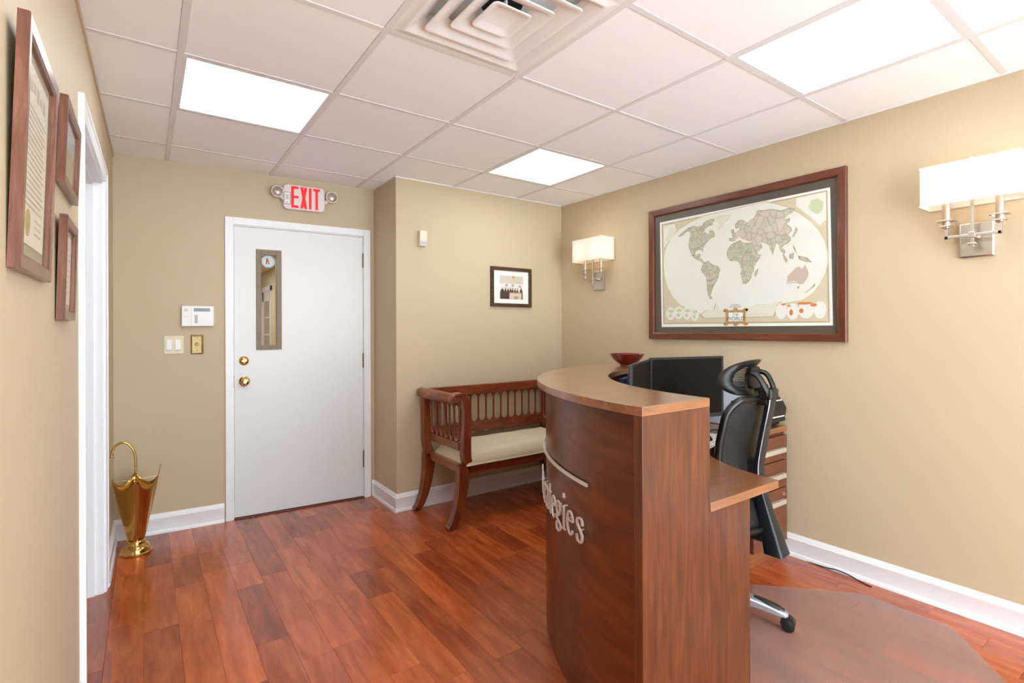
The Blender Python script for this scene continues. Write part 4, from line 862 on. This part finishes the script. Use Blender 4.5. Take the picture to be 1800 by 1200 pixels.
# metal lettering on the curved front
RF = 1.303; XH = .088; Z0 = .567
def on_front(x_, z_, d): a = R(x_); return (CX+(RF+d)*math.cos(a), CY+(RF+d)*math.sin(a), z_)
def E_(cx, cy, rx, ry, a0_, a1_, n=16): return [(cx+rx*math.cos(R(a0_+(a1_-a0_)*k/n)), cy+ry*math.sin(R(a0_+(a1_-a0_)*k/n))) for k in range(n+1)]
def cm(p): return [(v.x, v.y) for v in catmull([(a, b, 0) for a, b in p], 5)]
GL = {
 'e': (.36, [E_(.36, .5, .27, .47, 12, 325), [(.1, .56), (.62, .60)]]),
 's': (.32, [cm([(.54, .74), (.50, .93), (.33, .98), (.16, .9), (.14, .74), (.26, .60), (.42, .46), (.52, .30), (.47, .1), (.32, .02), (.15, .08), (.09, .28)])]),
 'i': (.22, [[(.22, .02), (.22, .98)], [(.06, .02), (.38, .02)], [(.06, .9), (.22, .96)]]),
 'g': (.36, [E_(.33, .66, .24, .30, 0, 360, 20), cm([(.2, .4), (.13, .27), (.2, .16), (.42, .1), (.58, 0), (.58, -.16), (.42, -.3), (.22, -.3), (.08, -.18), (.12, -.02), (.24, .08)]), [(.52, .86), (.68, .95)]]),
 't': (.26, [cm([(.22, 1.3), (.22, .8), (.22, .25), (.28, .05), (.42, .04), (.5, .12)]), [(.03, .97), (.48, .97)]]),
 'a': (.34, [cm([(.1, .76), (.16, .93), (.32, .98), (.47, .9), (.49, .7), (.49, .2), (.54, .04), (.64, .06)]), cm([(.48, .58), (.25, .5), (.1, .34), (.12, .1), (.26, .02), (.42, .12), (.48, .26)])]),
 'r': (.24, [[(.16, .02), (.16, .98)], [(.02, .02), (.32, .02)], [(.02, .9), (.16, .96)], cm([(.17, .7), (.28, .92), (.42, .96), (.5, .86)])]),
 'S': (.4, [cm([(.64, 1.05), (.6, 1.34), (.38, 1.42), (.17, 1.3), (.14, 1.05), (.3, .82), (.5, .64), (.64, .42), (.58, .14), (.38, .02), (.17, .1), (.1, .4)])]),
}
for ch, ac in zip('Strategies', (141.6, 144.9, 147.3, 149.9, 152.6, 155.0, 157.7, 160.15, 162.6, 165.7)):
    xc, st = GL[ch]; mb = MB(); kx = math.degrees(XH/RF)
    fn = lambda x_, y_, d: on_front(ac+(x_-xc)*kx, Z0+y_*XH, d)
    for c in st: mb.ribbon(c, lambda v: .022+.036*abs(v[1]), .012, .018, fn)
    if ch == 'i': mb.ribbon([(.22, 1.32), (.22, 1.50)], .075, .012, .018, fn)
    pin = st[0][len(st[0])//2]; mb.tube([fn(*pin, 0), fn(*pin, .013)], .003, 6)
    lo = build('letter', mb, 'steel', t)
mb = MB(); mb.loft([[on_front(a, .771, .006), on_front(a, .781, .006), on_front(a, .781, .014), on_front(a, .771, .014)] for a in [167.5-38*k/30 for k in range(31)]]); build('underline_bar', mb, 'steel', t)
# ---------------------------------------------------------------- drawer pedestal
t = thing('drawer_pedestal', 'three-drawer wooden pedestal under the worktop by right wall', 'cabinet', (2.845, 1.75, 0))
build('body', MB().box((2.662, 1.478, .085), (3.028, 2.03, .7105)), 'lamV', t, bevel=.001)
build('plinth', MB().box((2.672, 1.492, 0), (3.018, 2.02, .085)), 'lamH', t)
for k, (z0, z1, zh) in enumerate(((.558, .692, .615), (.400, .552, .470), (.09, .394, .322))):
    d = build('drawer_front', MB().box((2.664, 1.458, z0), (3.026, 1.478, z1)), 'lamD', t, bevel=.0015)
    hb = MB(); hb.prism([(2.742, 1.458), (2.985, 1.458), (2.978, 1.436), (2.755, 1.436)], zh-.013, zh+.013, 'z'); build('handle', hb, 'handle', d, bevel=.002)
    if k == 2: build('lock', MB().lathe([(.011, 0), (.011, .004), (.008, .006), (.0002, .006)], (2.985, 1.458, .358), 16, axis='y'), 'nickel', d, smooth=40)
# ---------------------------------------------------------------- on the desk
t = thing('bowl', 'red lacquered bowl on the far end of the counter', 'bowl', (2.385, 2.085, 1.081))
build('bowl_body', MB().lathe([(.036, 1.081), (.040, 1.083), (.040, 1.088), (.062, 1.103), (.085, 1.124), (.103, 1.152), (.105, 1.154), (.1, 1.153), (.08, 1.126), (.055, 1.104), (.03, 1.094), (.0002, 1.092)], (2.385, 2.085, 0), 40, cap=False), 'redbowl', t, smooth=50)
build('foot_ring', MB().lathe([(.034, 1.081), (.041, 1.081), (.041, 1.085), (.034, 1.085)], (2.385, 2.085, 0), 32, cap=False), 'bowlin', t, smooth=40)
def monitor(label, p0, p1, zb, zt, flip):
    p0, p1 = Vector((*p0, 0)), Vector((*p1, 0)); u = (p1-p0).normalized(); n = Vector((u.y, -u.x, 0)); c = (p0+p1)/2   # n points to the user
    t = thing('monitor', label, 'monitor', (c.x, c.y, .742), math.atan2(u.y, u.x), 'desk monitors')
    Lh = (p1-p0).length/2; z0 = zb-.742; z1 = zt-.742
    build('case', MB().box((-Lh, 0, z0), (Lh, .014, z1)).box((-Lh*.7, .014, z0+.03), (Lh*.7, .036, z1-.05)), ['bezelside'], t, local=True, bevel=.004)
    fr_ = MB(); b_ = .012
    for a, b in (((-Lh, -.004, z0), (-Lh+b_, .001, z1)), ((Lh-b_, -.004, z0), (Lh, .001, z1)), ((-Lh+b_, -.004, z1-b_), (Lh-b_, .001, z1)), ((-Lh+b_, -.004, z0), (Lh-b_, .001, z0+.022))): fr_.box(a, b)
    build('bezel', fr_, 'bezel', t, local=True, bevel=.001)
    build('screen', MB().box((-Lh+b_, -.0022, z0+.022), (Lh-b_, 0, z1-b_)), 'brownblk', t, local=True)
    build('stand_neck', MB().box((-.03, .035, 0.01), (.03, .06, z0+.14)), 'bezel', t, local=True, bevel=.004)
    build('stand_base', MB().lathe([(.1, 0), (.1, .006), (.06, .012), (.0002, .013)], (0, .04, 0), 28), 'bezel', t, local=True, smooth=40)
monitor('dark monitor facing the chair, right one of two on desk', (2.25, 1.805), (2.735, 1.675), .80, 1.146, 0)
monitor('dark monitor angled at left of the pair on desk', (1.775, 1.525), (2.205, 1.765), .80, 1.144, 0)
def rot2(cx, cy, ang): return lambda x_, y_: (cx+x_*math.cos(ang)-y_*math.sin(ang), cy+x_*math.sin(ang)+y_*math.cos(ang))
t = thing('desk_pad', 'white desk pad with printed notes beside the chair', 'desk pad', (2.27, 1.60, .7412), R(16))
build('sheet', MB().box((-.24, -.17, 0), (.20, .08, .0015)), mat('pad_paper', (236, 236, 238), .7), t, local=True)
rg = random.Random(3); mb = MB(); mb3 = MB()
for r_ in range(15):
    x_ = -.23
    while x_ < .18:
        l_ = rg.uniform(.01, .04)
        (mb if rg.random() < .75 else mb3).box((x_, -.162+r_*.016, .0014), (min(.195, x_+l_), -.162+r_*.016+.006, .0019)); x_ += l_+rg.uniform(.006, .02)
build('printed_notes', mb, 'btn', t, local=True); build('printed_marks', mb3, mat('pad_colour_marks', (206, 150, 130), .7), t, local=True)
t = thing('mouse', 'black computer mouse on the desk pad', 'mouse', (2.325, 1.535, .743), R(-20))
rings = []
for k in range(9):
    a = k/8; y_ = -.055+.11*a; w_ = .032*math.sin(math.pi*min(1, .08+.86*a))**.5; h_ = .036*math.sin(math.pi*(.1+.75*(1-a)))**.8
    rings.append([(w_*math.cos(R(q_)), y_, max(0, h_*math.sin(R(q_)))) for q_ in range(0, 181, 20)])
build('mouse_body', MB().loft(rings), 'blackg', t, local=True, smooth=60)
build('scroll_wheel', MB().lathe([(.006, -.003), (.007, 0), (.006, .003)], (0, .03, .03), 12, axis='x'), 'rubber', t, local=True)
t = thing('file_folder', 'navy blue folder standing behind the counter', 'folder', (2.10, 1.84, .741), R(28))
build('folder_cover', MB().box((-.11, -.012, 0), (.11, -.009, .305)).box((-.11, .009, 0), (.11, .012, .305)).box((-.11, -.009, 0), (-.107, .009, .305)), 'blue', t, local=True, bevel=.001)
build('papers', MB().box((-.104, -.007, .002), (.105, .007, .296)), 'paper', t, local=True)
t = tag(build('paper_stack', MB().prism([(2.245, 1.88), (2.345, 1.90), (2.335, 1.955), (2.235, 1.935)], .741, .99, 'z'), 'paper', bevel=.003), 'white paper stack behind the left monitor', 'paper')
# printer
t = thing('printer', 'black inkjet printer with pale side on worktop by the wall', 'printer', (2.81, 1.7, .741))
prof = [(1.50, .745), (1.485, .79), (1.462, .80), (1.455, .845), (1.475, .885), (1.53, .935), (1.60, .957), (1.80, .957), (1.86, .93), (1.87, .745)]
build('body', MB().prism(prof, 2.655, 3.005, 'x'), 'black', t, bevel=.008, seg=3)
build('side_cover', MB().prism([(1.52, .742), (1.5, .80), (1.52, .88), (1.57, .94), (1.62, .965), (1.80, .962), (1.86, .93), (1.872, .742)], 2.628, 2.656, 'x'), mat('printer_pale_side', (200, 204, 216), .4), t, bevel=.01, seg=3)
build('scanner_lid', MB().box((2.66, 1.56, .957), (3.0, 1.85, .975)), 'black', t, bevel=.006)
build('output_slot', MB().box((2.70, 1.459, .775), (2.985, 1.50, .803)), 'blackg', t)
build('output_paper', MB().box((2.74, 1.457, .801), (2.97, 1.62, .806)), 'paper', t)
cp = MB(); cp.prism([(1.4735, .872), (1.4705, .876), (1.510, .922), (1.514, .917)], 2.90, 3.0, 'x'); c_ = build('control_panel', cp, 'black', t)
for a in range(2):
    for b in range(4):
        f = (a+.5)/2; yy = 1.4715+.036*f; zz = .876+.042*f; xx = 2.915+b*.022
        build('button', MB().lathe([(.008, 0), (.008, .003), (.005, .0045), (.0002, .0045)], (xx, yy+.002, zz), 10, axis='y'), 'wplast', c_, smooth=40)
tr_ = MB(); tr_.prism([(1.80, .94), (1.812, .94), (1.872, 1.10), (1.862, 1.103)], 2.70, 2.94, 'x'); build('paper_support', tr_, 'black', t)
build('loaded_paper', MB().prism([(1.795, .95), (1.799, .95), (1.860, 1.108), (1.856, 1.109)], 2.715, 2.925, 'x'), 'paper', t)
t.scale = (.716, 1, 1); t.location.x = 2.883
# cables
def cable(name, pts, r_, label): tag(build(name, MB().tube(catmull(pts, 6), r_, 8), 'rubber', smooth=60), label, 'cable')
cable('floor_cable', [(3.026, 1.36, .0035), (3.022, 1.26, .004), (3.016, 1.20, .014), (3.012, 1.14, .012), (3.0, 1.09, .0045), (2.985, 1.03, .003)], .003, 'thin black cable lying along right baseboard')
cable('monitor_cable', [(2.40, 1.63, .7455), (2.46, 1.60, .7455), (2.53, 1.61, .752), (2.60, 1.585, .7455), (2.69, 1.60, .7455)], .004, 'black cable looping under the right monitor')
# ---------------------------------------------------------------- clear floor mat
t = tag(build('chair_mat', MB().prism([(1.80, 1.22), (2.0, 1.36), (2.527, 1.383), (2.70, 1.21), (2.877, 1.02), (2.868, .70), (2.848, .672), (2.581, .466), (2.30, .26), (1.75, .26), (1.80, .95)], .0005, .004, 'z'), 'vinyl', bevel=.001), 'clear plastic floor mat under the office chair', 'floor mat')
# ---------------------------------------------------------------- office chair
t = thing('office_chair', 'black mesh office chair with headrest at reception desk', 'chair', (2.265, 1.415, .004), R(7))
def C(name, mb, m, p=None, **k): return build(name, mb, m, p or t, local=True, **k)
def py(z):   # back profile
    P = [(.30, -.255), (.42, -.205), (.55, -.165), (.68, -.150), (.80, -.16), (.90, -.18), (1.0, -.205)]
    for (a, ya), (b, yb) in zip(P, P[1:]):
        if z <= b: f = (z-a)/(b-a); f = f*f*(3-2*f)*.5+f*.5; return ya+(yb-ya)*f
    return P[-1][1]
def bk(u, z): hw_ = .21-.03*max(0, (z-.8)/.2)**2-.02*max(0, (.5-z)/.2); return (u*hw_, py(z)+.055*u*u, z)
z0, z1 = .40, .985
mb = MB(); mb.loft([[bk(-1+2*i/16, z0+(z1-z0)*j/14) for i in range(17)] for j in range(15)], cap=False, closed=False); C('back_mesh', mb, 'meshfab', smooth=60, solid=.002)
per = [(u, v) for u, v in rrect(1, 1, .28, 5)]
pts = []
for i in range(len(per)):
    a, b = per[i], per[(i+1) % len(per)]
    for k in range(4): pts.append((a[0]+(b[0]-a[0])*k/4, a[1]+(b[1]-a[1])*k/4))
C('back_frame', MB().tube([bk(u, (z0+z1)/2+v*(z1-z0)/2) for u, v in pts], .017, 10, closed=True), 'blackg', smooth=60)
# rear spine: a blade in the y-z plane
sp = [(-.245, 1.03), (-.237, .95), (-.21, .8), (-.192, .68), (-.197, .58), (-.218, .48), (-.242, .39), (-.265, .30)]
rg_ = []
cc = catmull([(0, a, b) for a, b in sp], 5)
for i, p in enumerate(cc):
    k = i/(len(cc)-1); w_ = .024+.010*math.sin(math.pi*min(1, k*1.4))+.026*max(0, (k-.55)/.45); d_ = .014+.028*max(0, (k-.5)/.5)
    rg_.append([(x_*w_, p.y+y_*d_, p.z) for x_, y_ in rrect(1, 1, .35, 3)])
C('spine', MB().loft(rg_), 'navy', smooth=40)
for s in (-1, 1): C('spine_trim', MB().tube([(s*(.025+.010*math.sin(math.pi*min(1, i/35*1.4))), p.y-.008, p.z) for i, p in enumerate(cc[:22])], .0022, 6), 'silver', smooth=60)
C('spine_bracket', MB().box((-.035, -.24, .955), (.035, -.19, .985)), 'black', bevel=.006); C('lumbar_bracket', MB().box((-.03, -.195, .64), (.03, -.14, .70)), 'black', bevel=.006)
# head rest
hz, hy = 1.075, -.135
def hr(u, v): return (u*.155*(1-.12*max(0, v)), hy+.06*u*u-.028*v*v-.02*v, hz+v*.085)
def se(a, k): c_, s_ = math.cos(a), math.sin(a); q_ = 2.6; f = (abs(c_)**q_+abs(s_)**q_)**(-1/q_); return hr(c_*f*k, s_*f*k)
NA = 40; ang = [2*math.pi*i/NA for i in range(NA)]
C('headrest_mesh', MB().loft([[se(a, k) for a in ang] for k in (.68, .45, .2, .02)], cap=False), 'headmesh', smooth=60)
C('headrest_frame', MB().loft([[Vector(se(a, k))+Vector((0, d, 0)) for a in ang] for k, d in ((.62, -.004), (.66, .010), (.8, .015), (.95, .012), (1.0, 0), (.97, -.014), (.82, -.017), (.68, -.012), (.62, -.004))], cap=False), 'black', smooth=60)
C('headrest_plate', MB().prism(rrect(.05, .05, .02, 4, 0, hz), hy-.045, hy-.025, 'y'), 'black', bevel=.004)
for s in (-1, 1):
    ap = [(s*.028, -.24, 1.0), (s*.042, -.238, 1.03), (s*.052, -.21, 1.085), (s*.05, -.18, 1.10), (s*.035, -.16, 1.095)]
    C('headrest_arm', MB().tube(catmull(ap, 5), .0115, 8, flat=1.5), 'black', smooth=60)
C('headrest_base', MB().prism(rrect(.045, .03, .012, 3, 0, -.232), .985, 1.03, 'z'), 'black', bevel=.006)
C('headrest_bolt', MB().lathe([(.009, 0), (.008, .004), (.0002, .005)], (.05, -.195, 1.1), 10, axis='x'), 'blackg')
# seat, arms, base
mb = MB(); rings = []
for z_, g in ((.425, .02), (.435, 0), (.465, 0), (.482, .012), (.49, .04)): rings.append([(a, b, z_) for a, b in rrect(.245-g, .24-g, .07, 6, 0, .10)])
mb.loft(rings); C('seat', mb, 'black', smooth=50)
C('seat_mechanism', MB().box((-.09, -.16, .375), (.09, .16, .425)).box((-.035, -.22, .34), (.035, -.1, .385)), 'black', bevel=.01)
for s in (-1, 1):
    C('arm_support', MB().tube(catmull([(s*.12, .02, .405), (s*.255, .0, .41), (s*.285, -.01, .46), (s*.285, -.02, .58)], 5), .016, 10, flat=1.5, up=(0, 1, 0)), 'silver', smooth=60)
    C('arm_pad', MB().prism(rrect(.042, .12, .03, 5, s*.283, .02), .58, .612, 'z'), 'black', bevel=.01)
BX, BY = -.12, .0; hb_ = Matrix.Rotation(R(7), 4, 'Z') @ Vector((BX, BY, 0)); hubA = math.atan2(1.092-1.415-hb_.y, 2.262-2.265-hb_.x)-R(7)
C('gas_lift', MB().lathe([(.03, .09), (.03, .25), (.022, .255), (.022, .38)], (BX, BY, 0), 20), 'black', smooth=40)
C('hub', MB().lathe([(.05, .075), (.055, .085), (.055, .115), (.042, .125)], (BX, BY, 0), 24), 'silver', smooth=40)
for k in range(5):
    a = hubA+2*math.pi*k/5; ca, sa = math.cos(a), math.sin(a); Pp = lambda r_, w_, z_: (BX+r_*ca-w_*sa, BY+r_*sa+w_*ca, z_)
    rings = []
    for r_, w_, za, zb in ((.03, .034, .075, .12), (.12, .032, .078, .118), (.22, .029, .072, .104), (.29, .026, .062, .088), (.325, .02, .058, .076), (.335, .008, .06, .072)):
        rings.append([Pp(r_, -w_, za), Pp(r_, w_, za), Pp(r_, w_, zb-.008), Pp(r_, w_*.6, zb), Pp(r_, -w_*.6, zb), Pp(r_, -w_, zb-.008)])
    leg = C('base_arm', MB().loft(rings), 'silver', smooth=40)
    rings = []
    for r_, w_, z_ in ((.20, .008, .108), (.24, .018, .104), (.29, .02, .093), (.322, .012, .079)): rings.append([Pp(r_, -w_, z_-.006), Pp(r_, w_, z_-.006), Pp(r_, w_*.5, z_+.004), Pp(r_, -w_*.5, z_+.004)])
    C('foot_cap', MB().loft(rings), 'black', leg, smooth=40)
    cs = MB(); cr_ = .345-.0
    for s in (-1, 1):
        cen = Vector(Pp(.335, s*.016, .027)); ax = Vector((-sa, ca, 0)); u = Vector((ca, sa, 0)); rg2 = []
        for d, rr in ((-.009, .022), (-.007, .0255), (.007, .0255), (.009, .022)): rg2.append([cen+ax*d+(u*math.cos(2*math.pi*q_/18)+Vector((0, 0, 1))*math.sin(2*math.pi*q_/18))*rr for q_ in range(18)])
        cs.loft(rg2)
    C('castor', cs, 'rubber', leg, smooth=40)
    hd = MB(); cen = Vector(Pp(.333, 0, .03)); u = Vector((ca, sa, 0)); ax = Vector((-sa, ca, 0))
    hd.loft([[cen+ax*d+(u*math.cos(R(20*q_))+Vector((0, 0, 1))*math.sin(R(20*q_)))*.029 for q_ in range(10)] for d in (-.022, .022)]); C('castor_hood', hd, 'black', leg, smooth=40)
bpy.context.view_layer.update()
